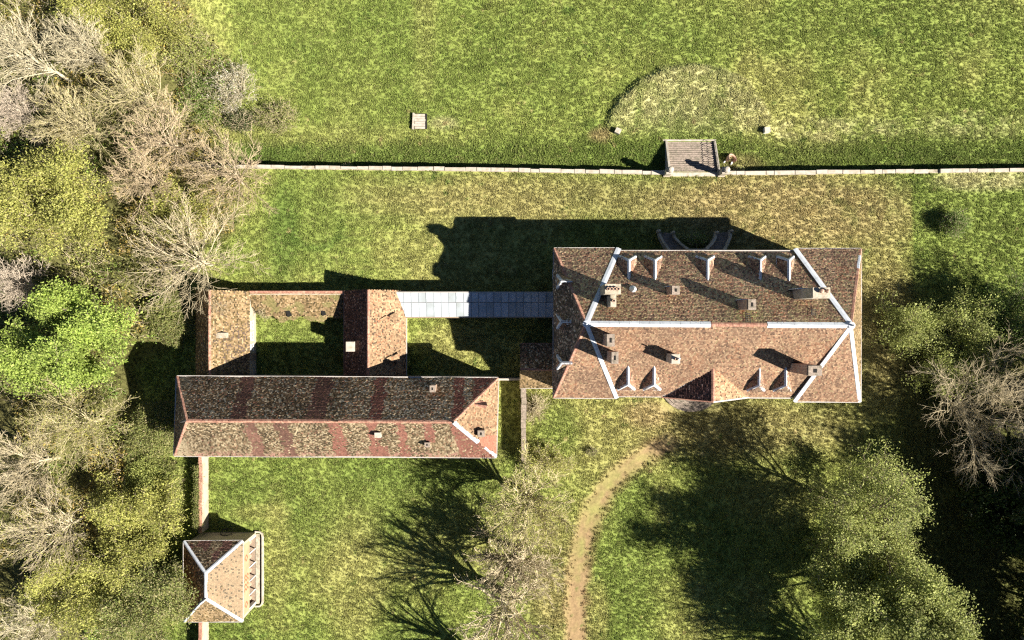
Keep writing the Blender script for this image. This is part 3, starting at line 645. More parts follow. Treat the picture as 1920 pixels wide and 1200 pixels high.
for u, v, w, d, hh, m in ((811, 729, .65, .8, 1.5, 'brick'), (708, 816, .7, .6, 1.1, 'palestone'), (801, 834, .6, .55, 1.0, 'brick')):
    c = A(u, v, 10.5); zb = zbarn(c); chimney(bn, u, v, zb + hh, w, d, 0, m=m, zb=zb)
c = A(902, 813, 10); chimney(bn, 902, 813, 10.9, .8, .75, 0, zb=9.5)
# gablet on the east hip and finials
p = bNE.lerp(bE, .58); put("gablet", py_mesh("gablet", [p + Vector((0, -.1, .05)), p + Vector((1.9, -.3, .3)), p + Vector((1.6, .1, -.6)), p + Vector((1.6, -.75, -.6)), p + Vector((.1, -.4, -.1)), p + Vector((0, .35, -.3))], [(0, 2, 1), (0, 1, 3), (1, 2, 3), (0, 3, 4), (0, 5, 2)]), M['hiptile'], bn)
for p in (bW + Vector((-.15, 0, 0)), bE): put("finial", py_mesh("finial", *lathe_vf(p, [(.14, 0), (.08, .5), (.12, .6), (.03, 1.3)], 8)), M['iron'], bn)
for k in range(9):
    x = bSW.x + 3 + k * (bSE.x - bSW.x - 6) / 8
    if k in (2, 6):
        d = put("barn_door", py_mesh("barn_door", *box_vf((x, bSW.y + .37, 0), (2.6, .1, 3.2))), M['wood'], bn)
    else: window(bn, (x, bSW.y + .36, 1.4), 1.0, 1.5, 270)
    window(bn, (x, bSW.y + .36, 5.2), .9, 1.1, 270)
for k in range(2): window(bn, (bSE.x - .36, bSE.y + 3 + 5 * k, 1.5), 1.0, 1.5, 0)

# ------------------------------------------------------------------ middle wing, west range, lean-to, link, annex
barnN = bNW.y - .36
mw = thing("middle_wing", G(710, 620), "steep-roofed middle wing with red ridge and two hatch dormers, joined to the zinc-roofed link", "outbuilding")
me_, mr_ = 2.75, 6.2
yN_ = A(700, 545.5, me_).y; xE, xW = A(761, 600, me_).x, A(646, 600, me_).x; xR = A(690, 600, mr_).x; yS_ = barnN - .02
put("wall", py_mesh("wall", *prism_vf([(xW + .25, yS_), (xE - .25, yS_), (xE - .25, yN_ - .25), (xW + .25, yN_ - .25)], -.4, me_ - .05)), M['plaster'], mw)
put("gable", py_mesh("gable", [(xW + .25, yN_ - .3, me_ - .06), (xE - .25, yN_ - .3, me_ - .06), (xR, yN_ - .3, mr_ - .15), (xW + .25, yN_ - .6, me_ - .06), (xE - .25, yN_ - .6, me_ - .06), (xR, yN_ - .6, mr_ - .15)], [(0, 2, 1), (3, 4, 5), (0, 1, 4, 3)]), M['plaster'], mw)
P = lambda x, y, z: Vector((x, y, z))
we, ww = [P(xE, yN_, me_), P(xE, yS_, me_), P(xR, yS_, mr_), P(xR, yN_, mr_)], [P(xW, yN_, me_), P(xW, yS_, me_), P(xR, yS_, mr_), P(xR, yN_, mr_)]
def wing_e(c, C, rg): return np.where(rg.random((len(C), 1)) < .06, np.array((.07, .05, .035)), C)
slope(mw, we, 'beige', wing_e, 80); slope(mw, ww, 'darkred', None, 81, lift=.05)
yz = A(690, 640, mr_).y
cap(mw, P(xR, yN_, mr_), P(xR, yz, mr_), nrm(*we), nrm(*ww), .45, M['hiptile'], "ridge_tile", .8, .14, .02); cap(mw, P(xR, yz, mr_), P(xR, yS_, mr_), nrm(*we), nrm(*ww), .4, M['hiptile'], "ridge_tile", 1.2, .13)
gutter(mw, P(xW - .07, yS_, me_), P(xW - .07, yN_, me_), .06, 'hiptile'); gutter(mw, P(xE + .07, yS_, me_), P(xE + .07, A(760, 592, me_).y, me_), .08)
tw_ = (mr_ - me_) / (xE - xR)
def hatch(u0, u1, v0, v1):
    """low triangular dormer with a tiled lid"""
    f0, f1 = A(u1, v0, 5.2), A(u1, v1, 5.2); bk = A(u0, (v0 + v1) / 2 + 3, 6.4)
    zf = me_ + tw_ * (xE - f0.x); f0.z = f1.z = zf + .75; bk.z = me_ + tw_ * (xE - bk.x) + .1
    D = put("hatch_dormer", py_mesh("hatch_dormer", [P(f0.x - .1, f0.y - .1, zf - .3), P(f1.x - .1, f1.y + .1, zf - .3), P(f1.x - .1, f1.y + .1, zf + .7), P(f0.x - .1, f0.y - .1, zf + .7), bk - P(0, 0, .3)], [(0, 1, 2, 3), (0, 3, 4), (1, 4, 2), (2, 4, 3)]), M['wood'], mw)
    put("lid", py_mesh("lid", *slab_vf([f0, f1, bk], .08)), M['underlay'], D)
    V, F, C = tile_arrays([f0, f1, bk], 'beige', seed=83)
    kind(put("roof_tiles", fast_mesh("roof_tiles", V, F, C), M['tile'], D), "stuff")
    put("opening", py_mesh("opening", *box_vf((f0.x - .06, (f0.y + f1.y) / 2, zf), (.06, abs(f1.y - f0.y) - .5, .55))), M['dark'], D)
hatch(706, 742, 586, 606); hatch(714, 746, 663, 681)
chimney(mw, 656, 650, 5.3, 1.05, 1.3, 0, cap_=False, m='palestone', zb=3.4)
for k in range(3): window(mw, (xE - .22, yN_ - 6.2 - 2.0 * k, .9), .8, 1.4, 0)

wr = thing("west_range", G(430, 620), "beige-roofed range with whitewashed courtyard wall west of the courtyard", "outbuilding")
ze, zr = 2.7, 6.97
xE2, xW2, xR2 = A(468, 600, ze).x, A(368, 600, ze).x, A(392, 600, zr).x; yN2 = A(430, 546, ze).y
put("wall", py_mesh("wall", *prism_vf([(xW2 + .2, yS_), (xE2 - .12, yS_), (xE2 - .12, yN2 - .2), (xW2 + .2, yN2 - .2)], -.4, ze - .05)), M['plaster'], wr)
put("gable", py_mesh("gable", [(xW2 + .2, yN2 - .25, ze - .06), (xE2 - .12, yN2 - .25, ze - .06), (xR2, yN2 - .25, zr - .15)], [(0, 2, 1)]), M['plaster'], wr)
we2, ww2 = [P(xE2, yN2, ze), P(xE2, yS_, ze), P(xR2, yS_, zr), P(xR2, yN2, zr)], [P(xW2, yN2, ze), P(xW2, yS_, ze), P(xR2, yS_, zr), P(xR2, yN2, zr)]
def wr_col(c, C, rg):
    d = ss(yN2 - 3, yN2 - 7, c[:, 1]); C = np.where((rg.random(len(C)) < .05 + .22 * d * (c[:, 0] > xR2 + 1.2))[:, None], np.array((.085, .06, .045)), C)
    return C
slope(wr, we2, 'mossy', wr_col, 85); slope(wr, ww2, 'barn', None, 86)
cap(wr, P(xR2, yN2, zr), P(xR2, yS_, zr), nrm(*we2), nrm(*ww2), .42, M['hiptile'], "ridge_tile", .8, .12, .02)
chimney(wr, 409, 629, 6.3, 1.7, .7, 0, cap_=False, m='stone', zb=5.2)
for k, (v, w, h, z) in enumerate(((609, 1.0, .9, 1.2), (630, 1.0, .9, 1.2), (650, .8, .9, 1.2))): window(wr, (xE2 - .10, G(0, v).y, z), w, h, 0)
put("door", py_mesh("door", *box_vf((xE2 - .1, G(0, 668).y, 0), (.08, 1.0, 2.1))), M['wood'], wr)

lt = thing("lean_to", G(560, 570), "low ragged lean-to roof along the north side of the small courtyard", "outbuilding")
l0, l1 = xE2 - .1, xW + .2; zn, zs = 2.55, 1.15
yn, ys2 = A(560, 546.5, zn).y, A(560, 599, zs).y
put("wall", py_mesh("wall", *prism_vf([(l0 + .02, yn - .45), (l1 - .02, yn - .45), (l1 - .02, yn - .1), (l0 + .02, yn - .1)], -.4, zn - .06)), M['stone'], lt)
put("wall_coping", py_mesh("wall_coping", *box_vf(((l0 + l1) / 2, yn - .1, zn + .02), (l1 - l0, .35, .16))), M['hiptile'], lt)
ragg = [P(l0 + .9 + (l1 - l0 - .9) * t, ys2 + .35 * math.sin(t * 17) + (.75 * math.exp(-((t - .02) / .10) ** 2)) + .25 * math.sin(t * 41 + 1), zs) for t in np.linspace(0, 1, 22)]
for p in ragg: p.z = zs + (zn - zs) * (p.y - ys2) / (yn - ys2)
def lt_col(c, C, rg):
    g = (fbm(c[:, 0], c[:, 1], 1.8, 61, 3) > .60)[:, None] | (c[:, 1] < ys2 + .5)[:, None] & (rg.random((len(C), 1)) > .5)
    return np.where(g, C * .4 + np.array((.16, .15, .055)) * .6, C)
slope(lt, [P(l0, yn, zn), P(l0, ys2 + 1.9, zs + (zn - zs) * 1.9 / (yn - ys2))] + ragg + [P(l1, yn, zn)], 'mossy', lt_col, 88)
for t in (.28, .62, .86):
    x = l0 + 1 + (l1 - l0 - 1) * t; put("post", py_mesh("post", *box_vf((x, ys2 + .9, -.3), (.18, .18, zs + .4))), M['wood'], lt)
for u, v in ((541, 588), (606, 586)):
    c = A(u, v, 1.7); put("roof_hole", py_mesh("roof_hole", *box_vf((c.x, c.y, 1.25), (.55, .8, .42), .3)), M['dark'], lt)  # solid box, its black painted for the dark of a hole

lk = thing("link_gallery", G(900, 575), "long narrow link roofed with pale grey zinc panels between main house and wing", "gallery")
LN, LS = 3.75, 2.85
ya, yb = A(890, 549, LN).y, A(890, 594, LS).y; x0 = A(742, 570, 4.2).x; x1 = NWo.x + .42
sk = -.010
put("wall", py_mesh("wall", *prism_vf([(x0 + .4, yb + .3), (x1, yb + .3 - .1), (x1, ya - .3), (x0 + .4, ya - .3)], -.4, LS - .2)), M['render'], lk)
npan = 21; ysplit = ya + (yb - ya) * .40
zl = lambda y: LN + (LS - LN) * (y - ya) / (yb - ya)
put("roof_deck", py_mesh("roof_deck", *slab_vf([P(x0, ya, LN - .06), P(x1, ya, LN - .06), P(x1, yb, LS - .06), P(x0, yb, LS - .06)], .1)), M['underlay'], lk)
put("parapet", py_mesh("parapet", *prism_vf([(x0 + .4, yb + .32), (x1, yb + .32), (x1, ya - .32), (x0 + .4, ya - .32)], LS - .197, LS - .12)), M['render'], lk)
for k in range(npan):
    a = x0 + (x1 - x0) * k / npan; b = x0 + (x1 - x0) * (k + 1) / npan - .09
    for (y0, y1) in ((ya, ysplit + .03), (ysplit - .03, yb)):
        up = .012 if y1 == yb else .0; z0, z1 = zl(y0) + up, zl(y1) + up; t = rnd.uniform(-.012, .012)
        V = [(a, y0, z0), (b, y0, z0 + t), (b, y1, z1 + t), (a, y1, z1), (a, y0, z0 - .05), (b, y0, z0 - .05), (b, y1, z1 - .05), (a, y1, z1 - .05)]
        put("zinc_panel", py_mesh("zinc_panel", V, [(3, 2, 1, 0), (4, 5, 6, 7), (0, 1, 5, 4), (2, 3, 7, 6), (1, 2, 6, 5), (3, 0, 4, 7)]), M[rnd.choice(['zincpanel', 'zincpanel', 'zincpale', 'zincdull'])], lk)
    put("standing_seam", py_mesh("standing_seam", *slab_vf([P(b + .02, ya, LN + .04), P(b + .07, ya, LN + .04), P(b + .07, yb, LS + .04), P(b + .02, yb, LS + .04)], .08)), M['zincdull'], lk)
gutter(lk, P(x0 + 1.2, yb - .08, LS - .05), P(x1 - .1, yb - .08, LS - .05), .08, 'wood'); gutter(lk, P(x0, ya + .08, LN - .05), P(x1, ya + .08, LN - .05), .07)
for k in range(6): window(lk, (x0 + 3.5 + k * 3.2, yb + .25, .6), 1.1, 1.8, 270)

an = thing("annex", G(1003, 685), "small tiled annex half in shadow against the west end of the main house", "outbuilding")
ae, ar = 3.0, 5.2; ax0 = A(975.5, 690, ae).x; ax1 = NWo.x + .42; ayN, ayS, ayR = A(1000, 645, ae).y, A(1000, 727, ae).y, A(1000, 693, ar).y
put("wall", py_mesh("wall", *prism_vf([(ax0 + .15, ayS + .25), (ax1, ayS + .25), (ax1, ayN - .25), (ax0 + .15, ayN - .25)], -.4, ae - .05)), M['render'], an)
put("gable", py_mesh("gable", [(ax0 + .15, ayS + .25, ae - .05), (ax0 + .15, ayN - .25, ae - .05), (ax0 + .15, ayR, ar - .15)], [(0, 2, 1)]), M['render'], an)
s1 = [P(ax0, ayN, ae), P(ax1, ayN, ae), P(ax1, ayR, ar), P(ax0, ayR, ar)]; s2 = [P(ax0, ayS, ae), P(ax1, ayS, ae), P(ax1, ayR, ar), P(ax0, ayR, ar)]
slope(an, s1, 'barn', None, 90); slope(an, s2, 'mossy', None, 91)
cap(an, P(ax0, ayR, ar), P(ax1, ayR, ar), nrm(*s1), nrm(*s2), .4, M['hiptile'], "ridge_tile", .8, .12, .02)
gutter(an, P(ax0, ayN + .07, ae), P(ax1, ayN + .07, ae), .07, 'hiptile'); gutter(an, P(ax0, ayS - .07, ae), P(ax1, ayS - .07, ae), .06)
window(an, (ax0 + 2.2, ayS + .2, 1), 1, 1.3, 270)

# ------------------------------------------------------------------ pavilion
pv = thing("pavilion", G(430, 1065), "small square pavilion with four pale hip lines and open white-posted front", "pavilion")
pe, pr = 4.7, 7.1
p1, p2, p3, p4 = A(345, 1015, pe), A(455, 1014, pe), A(455, 1165, pe), A(345, 1165, pe); r1, r2 = A(385, 1075, pr), A(385, 1122, pr)
fx = G(480, 0).x
yn3, ys3 = p1.y - .25, p3.y + .25; xw3 = p1.x + .3
body = [(xw3, ys3), (fx - 2.6, ys3), (fx - 2.6, yn3), (xw3, yn3)]
put("wall", py_mesh("wall", *prism_vf(body, -.4, pe - .1)), M['plaster'], pv)
for nm, ya_, yb_ in (("side_wall", yn3 - .35, yn3), ("side_wall", ys3, ys3 + .35)):
    put(nm, py_mesh(nm, *prism_vf([(fx - 2.598, ya_), (fx, ya_), (fx, yb_), (fx - 2.598, yb_)], -.4, pe - .1)), M['white'] if 0 else M['plaster'], pv)
lint = put("facade_band", py_mesh("facade_band", *prism_vf([(fx - .3, ys3 + .352), (fx - .004, ys3 + .352), (fx - .004, yn3 - .352), (fx - .3, yn3 - .352)], 2.35, pe - .1)), M['cream'], pv)
put("ceiling", py_mesh("ceiling", *prism_vf([(fx - 2.59, ys3 + .36), (fx - .32, ys3 + .36), (fx - .32, yn3 - .36), (fx - 2.59, yn3 - .36)], pe - .3, pe - .2)), M['plaster'], pv)
def brick_bar(y0, z0, y1, z1):
    d = Vector((0, y1 - y0, z1 - z0)).normalized(); s = Vector((0, -d.z, d.y)) * .11; a, b = Vector((fx, y0, z0)), Vector((fx, y1, z1))
    q = [a - s, b - s, b + s, a + s]; V = [v + Vector((.02, 0, 0)) for v in q] + [v - Vector((.03, 0, 0)) for v in q]
    put("brick_pattern", py_mesh("brick_pattern", V, [(0, 1, 2, 3), (7, 6, 5, 4), (0, 4, 5, 1), (1, 5, 6, 2), (2, 6, 7, 3), (3, 7, 4, 0)]), M['redbrick'], lint)
zc = 3.5
for v in (1030, 1114):
    y = G(0, v).y; r = .5; q = [(y, zc - r), (y + r * .8, zc), (y, zc + r), (y - r * .8, zc)]
    for k in range(4): brick_bar(*q[k], *q[(k + 1) % 4])
for v in (1062, 1069, 1078, 1086):
    y = G(0, v).y
    for k in range(4): 
        z = 2.7 + .38 * k; brick_bar(y + (.18 if k % 2 else -.18), z, y + (-.18 if k % 2 else .18), z + .36)
for k, v in enumerate((1029, 1054, 1079, 1104)):
    y = ys3 + .35 + (yn3 - ys3 - .7) * (4 - k) / 5
    put("post", py_mesh("post", *box_vf((fx - .1, y, -.1), (.14, .14, 2.45))), M['white'], pv)
for y in (yn3 - .44, ys3 + .44): put("jamb", py_mesh("jamb", *box_vf((fx - .22, y, -.1), (.5, .16, 2.44))), M['white'], pv)
put("floor", py_mesh("floor", *prism_vf([(fx - 2.6, ys3 + .355), (fx - .02, ys3 + .355), (fx - .02, yn3 - .355), (fx - 2.6, yn3 - .355)], -.3, .05)), M['wood'], pv)
put("threshold", py_mesh("threshold", *prism_vf([(fx - .018, ys3 + .2), (fx + .55, ys3 + .2), (fx + .55, yn3 - .2), (fx - .018, yn3 - .2)], -.3, .12)), M['stone'], pv)
for k in range(5):
    y = ys3 + 1.2 + k * (yn3 - ys3 - 2.4) / 4; put("pot_plant", py_mesh("pot_plant", *lathe_vf((fx - .75, y, .06), [(.2, 0), (.3, .45), (.34, .5), (.25, .55)], 10)), M['pot'], pv)
kerb = [(fx + .75, ys3 + .3)] ; kp = []
c0x = fx + .55; w_ = .62
outer = [(fx - .05, ys3 - .25), (fx + .65, ys3 - .2), (fx + 1.0, ys3 + .1), (fx + 1.12, ys3 + .6), (fx + 1.12, yn3 - .6), (fx + 1.0, yn3 - .1), (fx + .65, yn3 + .2), (fx - .05, yn3 + .25)]
inner = [(fx - .05, ys3 - .02), (fx + .58, ys3 - .0), (fx + .82, ys3 + .22), (fx + .9, ys3 + .65), (fx + .9, yn3 - .65), (fx + .82, yn3 - .22), (fx + .58, yn3 - .0), (fx - .05, yn3 + .02)]
for k in range(7):
    q = [outer[k], outer[k + 1], inner[k + 1], inner[k]]; put("kerb_stone", py_mesh("kerb_stone", *prism_vf(q, -.3, .32)), M['palestone'], pv)
put("light_well", py_mesh("light_well", *prism_vf([(fx + .56, ys3 + .3), (fx + .9, ys3 + .6), (fx + .9, yn3 - .6), (fx + .56, yn3 - .3)], -.3, .02)), M['dark'], pv)  # solid slab, blackened to stand for shade in a sunken channel
def pav_e(c, C, rg): return np.where(rg.random((len(C), 1)) < .10, np.array((.08, .065, .045)), C * .35 + np.array((.215, .165, .105)) * .65)
def pav_n(c, C, rg):
    m = (fbm(c[:, 0], c[:, 1], 1.5, 71, 2) > .62)[:, None]; return np.where(m, np.array((.19, .10, .075)) * rg.uniform(.7, 1.2, (len(C), 1)), C * 1.15)
slope(pv, [p2, p3, r2, r1], 'beige', pav_e, 92); slope(pv, [p1, p4, r2, r1], 'barn', lambda c, C, rg: C * np.array((1.25, 1.0, .8)) * 1.25, 93); slope(pv, [p1, p2, r1], 'barnsouth', pav_n, 94); slope(pv, [p3, p4, r2], 'mossy', None, 95)
qe, qw, qn, qs = nrm(p2, p3, r2, r1), nrm(p1, p4, r2, r1), nrm(p1, p2, r1), nrm(p3, p4, r2)
for a, b, n0, n1 in ((p1, r1, qn, qw), (p2, r1, qn, qe), (p3, r2, qs, qe), (p4, r2, qs, qw)): cap(pv, a, b, n0, n1, .4, M['zinc'], "hip_sheet", 2.0, .12, .012)
cap(pv, r1, r2, qe, qw, .46, M['zinc'], "ridge_sheet", 1.8, .12)
put("finial", py_mesh("finial", *lathe_vf(r2, [(.16, 0), (.07, .4), (.11, .5), (.02, 1.3)], 8)), M['iron'], pv)
for a, b in ((p1, p2), (p2, p3), (p3, p4), (p4, p1)):
    o = Vector(((b - a).y, -(b - a).x, 0)).normalized(); c = (p1 + p3) / 2
    if (a + b - 2 * c).dot(o) < 0: o = -o
    gutter(pv, a + o * .07, b + o * .07, .06)
put("cornice", py_mesh("cornice", *box_vf(((p1.x + p2.x) / 2 + .1, yn3 + .05, pe - .45), (p2.x - p1.x - .5, .1, .2))), M['stone'], pv)
ho = thing("hoop", G(430, 982), "dark iron hoop leaning on the pavilion's shaded north wall", "hoop")
hp = [(G(430, 0).x + .8 * math.cos(t), yn3 + .3 - .25 * math.sin(t), .85 + .8 * math.sin(t)) for t in np.linspace(0, 2 * math.pi, 21)]
put("rim", py_mesh("rim", *tube_vf(hp, .06, 5)), M['iron'], ho)
put("spoke", py_mesh("spoke", *tube_vf([hp[0], hp[10]], .035, 4)), M['iron'], ho); put("spoke", py_mesh("spoke", *tube_vf([hp[5], hp[15]], .035, 4)), M['iron'], ho)

# ------------------------------------------------------------------ garden walls
def ns_wall(name, label, x0, x1, y0, y1, z, cm, wm='stone', piece=1.5):
    t = thing(name, ((x0 + x1) / 2, (y0 + y1) / 2, 0), label, "wall")
    put("wall_body", py_mesh("wall_body", *prism_vf([(x0 + .06, y0), (x1 - .06, y0), (x1 - .06, y1), (x0 + .06, y1)], -.5, z - .12)), M[wm], t)
    n = max(2, round((y1 - y0) / piece)); cuts = [y0 + (y1 - y0) * (k + (rnd.uniform(-.3, .3) if 0 < k < n else 0)) / n for k in range(n + 1)]
    for k in range(n):
        j = rnd.uniform(-.05, .05); put("coping_stone", py_mesh("coping_stone", *box_vf(((x0 + x1) / 2 + j, (cuts[k] + cuts[k + 1]) / 2, z - .118), (x1 - x0 + rnd.uniform(-.06, .1), cuts[k + 1] - cuts[k] - .03, .14 + rnd.uniform(0, .06)), rnd.uniform(-.01, .01))), M[cm], t)
    return t
ns_wall("garden_wall", "thick pale-topped wall running from the barn to the pavilion", G(386.5, 0).x, G(392.5, 0).x, yn3 + .6, bSW.y + .35, 2.3, 'hiptile', 'plaster')
ns_wall("garden_wall", "short pale-topped wall leaving the picture below the pavilion", G(386.5, 0).x, G(392.5, 0).x, ys3 - 14, ys3 - .05, 2.3, 'hiptile', 'plaster')
ns_wall("garden_wall", "brown wall running south from the annex beside the barn's east end", G(977, 0).x, G(986, 0).x, G(0, 858).y, ayS + .22, 2.4, 'step')
cw = thing("courtyard_wall", G(955, 708), "thin wall closing the gap between barn and annex", "wall")
put("wall_body", py_mesh("wall_body", *box_vf(((bNE.x + ax0) / 2 - .1, G(0, 709).y, -.4), (ax0 - bNE.x + .7, .2, 2.5))), M['stone'], cw)
put("coping", py_mesh("coping", *box_vf(((bNE.x + ax0) / 2 - .1, G(0, 709).y, 2.103), (ax0 - bNE.x + .66, .26, .08))), M['palestone'], cw)

# terrace retaining wall with coping stones, in two stretches beside the steps
sx0, sx1 = G(1258, 0).x, G(1346, 0).x
def terrace(label, xa, xb):
    t = thing("terrace_wall", ((xa + xb) / 2, float(wall_y((xa + xb) / 2)), LOW), label, "wall")
    n = max(2, int((xb - xa) / 1.9)); X = [xa + (xb - xa) * (k + (rnd.uniform(-.38, .38) if 0 < k < n else 0)) / n for k in range(n + 1)]
    V, F = [], []
    xs = np.linspace(xa, xb, 80)
    for x in xs:
        y = float(wall_y(x)); V += [(x, y - .28, LOW - .6), (x, y + .24, LOW - .6), (x, y + .22, .02), (x, y - .28, .02)]
    for k in range(79):
        for j in range(4): F.append((k * 4 + j, k * 4 + 4 + j, k * 4 + 4 + (j + 1) % 4, k * 4 + (j + 1) % 4))
    F += [(0, 1, 2, 3), (319, 318, 317, 316)]
    put("wall_body", py_mesh("wall_body", V, F), M['stone'], t)
    for k in range(n):
        xm = (X[k] + X[k + 1]) / 2; u = 960 + xm / PX; gap = 1712 < u < 1765 or 690 < u < 705 or 560 < u < 590
        if gap and rnd.random() < .6: continue
        a = math.atan2(float(wall_y(X[k + 1]) - wall_y(X[k])), X[k + 1] - X[k])
        w = rnd.uniform(.46, .6) * (0.75 if u < 700 else 1.0); h = rnd.uniform(.16, .26)
        put("coping_stone", py_mesh("coping_stone", *box_vf((xm, float(wall_y(xm)) + rnd.uniform(-.06, .04), .022), (X[k + 1] - X[k] - rnd.uniform(.02, .07), w, h), a + rnd.uniform(-.012, .012), .975)), M['palestone'], t)
    return t
terrace("long pale stone terrace wall left of the garden steps", G(330, 0).x, sx0 - .55)
terrace("pale stone terrace wall right of the garden steps", sx1 + .55, G(2250, 0).x)

gs = thing("garden_steps", ((sx0 + sx1) / 2, wall_y(sx0) + 2, LOW), "wide flight of worn stone steps leading down to the meadow", "steps")
yt = G(0, 327.5).y; yb_ = 341.5 * PX; ns_ = 14; tr = (yb_ - yt - .3) / ns_
put("top_slab", py_mesh("top_slab", *prism_vf([(sx0 - .9, yt - .25), (sx1 + .9, yt - .25), (sx1 + .9, yt + .3), (sx0 - .9, yt + .3)], -.5, .06)), M['palestone'], gs)
for k in range(ns_):
    z = .02 - (k + 1) * (-LOW / (ns_ + .5)); y = yt + .3 + k * tr
    put("step", py_mesh("step", *box_vf(((sx0 + sx1) / 2 + rnd.uniform(-.03, .03), y + tr / 2 + .02, LOW - .5), (sx1 - sx0 - .02, tr - .085, z - LOW + .5 + rnd.uniform(-.015, .015)))), M['step'], gs)
for x in (sx0 - .17, sx1 + .17):
    V = [(x - .15, yt + .302, LOW - .5), (x + .15, yt + .302, LOW - .5), (x + .15, yb_ + .1, LOW - .5), (x - .15, yb_ + .1, LOW - .5), (x - .15, yt + .302, .25), (x + .15, yt + .302, .25), (x + .15, yb_ + .1, LOW + .22), (x - .15, yb_ + .1, LOW + .22)]
    put("cheek_wall", py_mesh("cheek_wall", V, [(0, 3, 2, 1), (4, 5, 6, 7), (0, 1, 5, 4), (1, 2, 6, 5), (2, 3, 7, 6), (3, 0, 4, 7)]), M['palestone'], gs)
put("sill", py_mesh("sill", *box_vf(((sx0 + sx1) / 2 - .1, yb_ + .22, LOW - .2), (sx1 - sx0 + 1.0, .22, .3))), M['palestone'], gs)
hr = thing("handrail", (sx1 - .12, yt + 1, 0), "thin iron handrail down the right side of the garden steps", "railing")
a, b = P(sx1 - .15, yt + .6, 0), P(sx1 - .15, yb_ - .2, LOW + .15)
put("rail", py_mesh("rail", *tube_vf([a + P(0, 0, 1.0), b + P(0, 0, 1.0)], .035, 5)), M['iron'], hr); put("rail", py_mesh("rail", *tube_vf([a + P(0, 0, .5), b + P(0, 0, .5)], .025, 5)), M['iron'], hr)
for t in np.linspace(0, 1, 6): put("post", py_mesh("post", *tube_vf([a.lerp(b, t) + P(0, 0, -.2), a.lerp(b, t) + P(0, 0, 1.02)], .03, 5)), M['iron'], hr)
for t in (0, .4, .8): put("brace", py_mesh("brace", *tube_vf([a.lerp(b, t) + P(0, 0, 1), a.lerp(b, t + .2) + P(0, 0, .05)], .022, 4)), M['iron'], hr)
for x, l in ((G(1252.5, 0).x, "left stone gate pier with round cap at the garden steps"), (G(1345.5, 0).x, "right stone gate pier with round cap at the garden steps")):
    y = G(0, 326).y; t = thing("gate_pier", (x, y, 0), l, "pier", "gate piers at the garden steps")
    if x > 26: x += .45
    else: x -= .25
    put("plinth", py_mesh("plinth", *box_vf((x, y, -.4), (.95, .95, .75))), M['stone'], t); put("shaft", py_mesh("shaft", *box_vf((x, y, .352), (.72, .72, 1.7))), M['palestone'], t)
    put("cornice", py_mesh("cornice", *box_vf((x, y, 2.054), (.95, .95, .16))), M['palestone'], t)
    put("ball", py_mesh("ball", *lathe_vf((x, y, 2.216), [(.2, 0), (.16, .08), (.36, .22), (.46, .45), (.42, .66), (.28, .82), (.05, .88)], 16)), M['palestone'], t)
# loose things on the meadow
for k, (u, v, a, l) in enumerate(((1159, 245, -.45, "left white stone block standing on the meadow beside a bare patch"), (1439, 243, .1, "right white stone block standing on the meadow"))):
    c = A(u, v, LOW + .9); t = thing("stone_block", (c.x, c.y, LOW), l, "block", "white stone blocks on the meadow")
    put("block", py_mesh("block", *box_vf((c.x, c.y, LOW - .3), (.78, .72, 1.15), a, .94)), M['white'], t)
    put("block_cap", py_mesh("block_cap", *box_vf((c.x, c.y, LOW + .853), (.82, .76, .12), a, .96)), M['palestone'], t)
c = A(788, 227, LOW + .2); t = thing("slatted_cover", (c.x, c.y, LOW), "small pale slatted stone cover over a pit in the meadow", "cover")
put("pit", py_mesh("pit", *box_vf((c.x, c.y, LOW - .3), (1.9, 2.2, .42))), M['dark'], t)  # solid box, its black paints the darkness below the slats
for k in range(6): put("slat", py_mesh("slat", *box_vf((c.x - .08 + rnd.uniform(-.04, .04), c.y - .95 + .36 * k, LOW + .123), (1.5 + rnd.uniform(-.06, .06), .31, .12), rnd.uniform(-.03, .03))), M['palestone'], t)
put("curb", py_mesh("curb", *box_vf((c.x - 1.0, c.y, LOW - .3), (.24, 2.3, .66), -.05)), M['palestone'], t)
c = A(1368, 301, LOW + .5); t = thing("broken_urn", (c.x, c.y, LOW), "broken terracotta and white urn lying in the grass beside the right gate pier", "urn")
V, F = [], []
for i_, (r, z) in enumerate(((.35, 0), (.62, .12), (.72, .4), (.66, .7), (.75, .8), (.68, .84), (.58, .68), (.62, .4), (.52, .16), (.3, .06))):
    for j in range(13): 
        th = math.radians(-35 + 20 * j); V.append(Vector((r * math.cos(th), r * math.sin(th), z)))
for i_ in range(9):
    for j in range(12): F.append((i_ * 13 + j, i_ * 13 + j + 1, i_ * 13 + 14 + j, i_ * 13 + 13 + j))
rt = Matrix.Translation(c + Vector((0, 0, -.32))) @ Matrix.Rotation(.5, 4, 'Y') @ Matrix.Rotation(-.35, 4, 'X')
put("bowl", py_mesh("bowl", [rt @ v for v in V], F), M['pot'], t)
put("shard", py_mesh("shard", *box_vf((c.x - .62, c.y - .1, LOW - .1), (.26, .75, .5), -.7, .6)), M['white'], t); put("shard", py_mesh("shard", *box_vf((c.x + .35, c.y - .35, LOW - .1), (.28, .6, .55), -.35, .6)), M['white'], t)
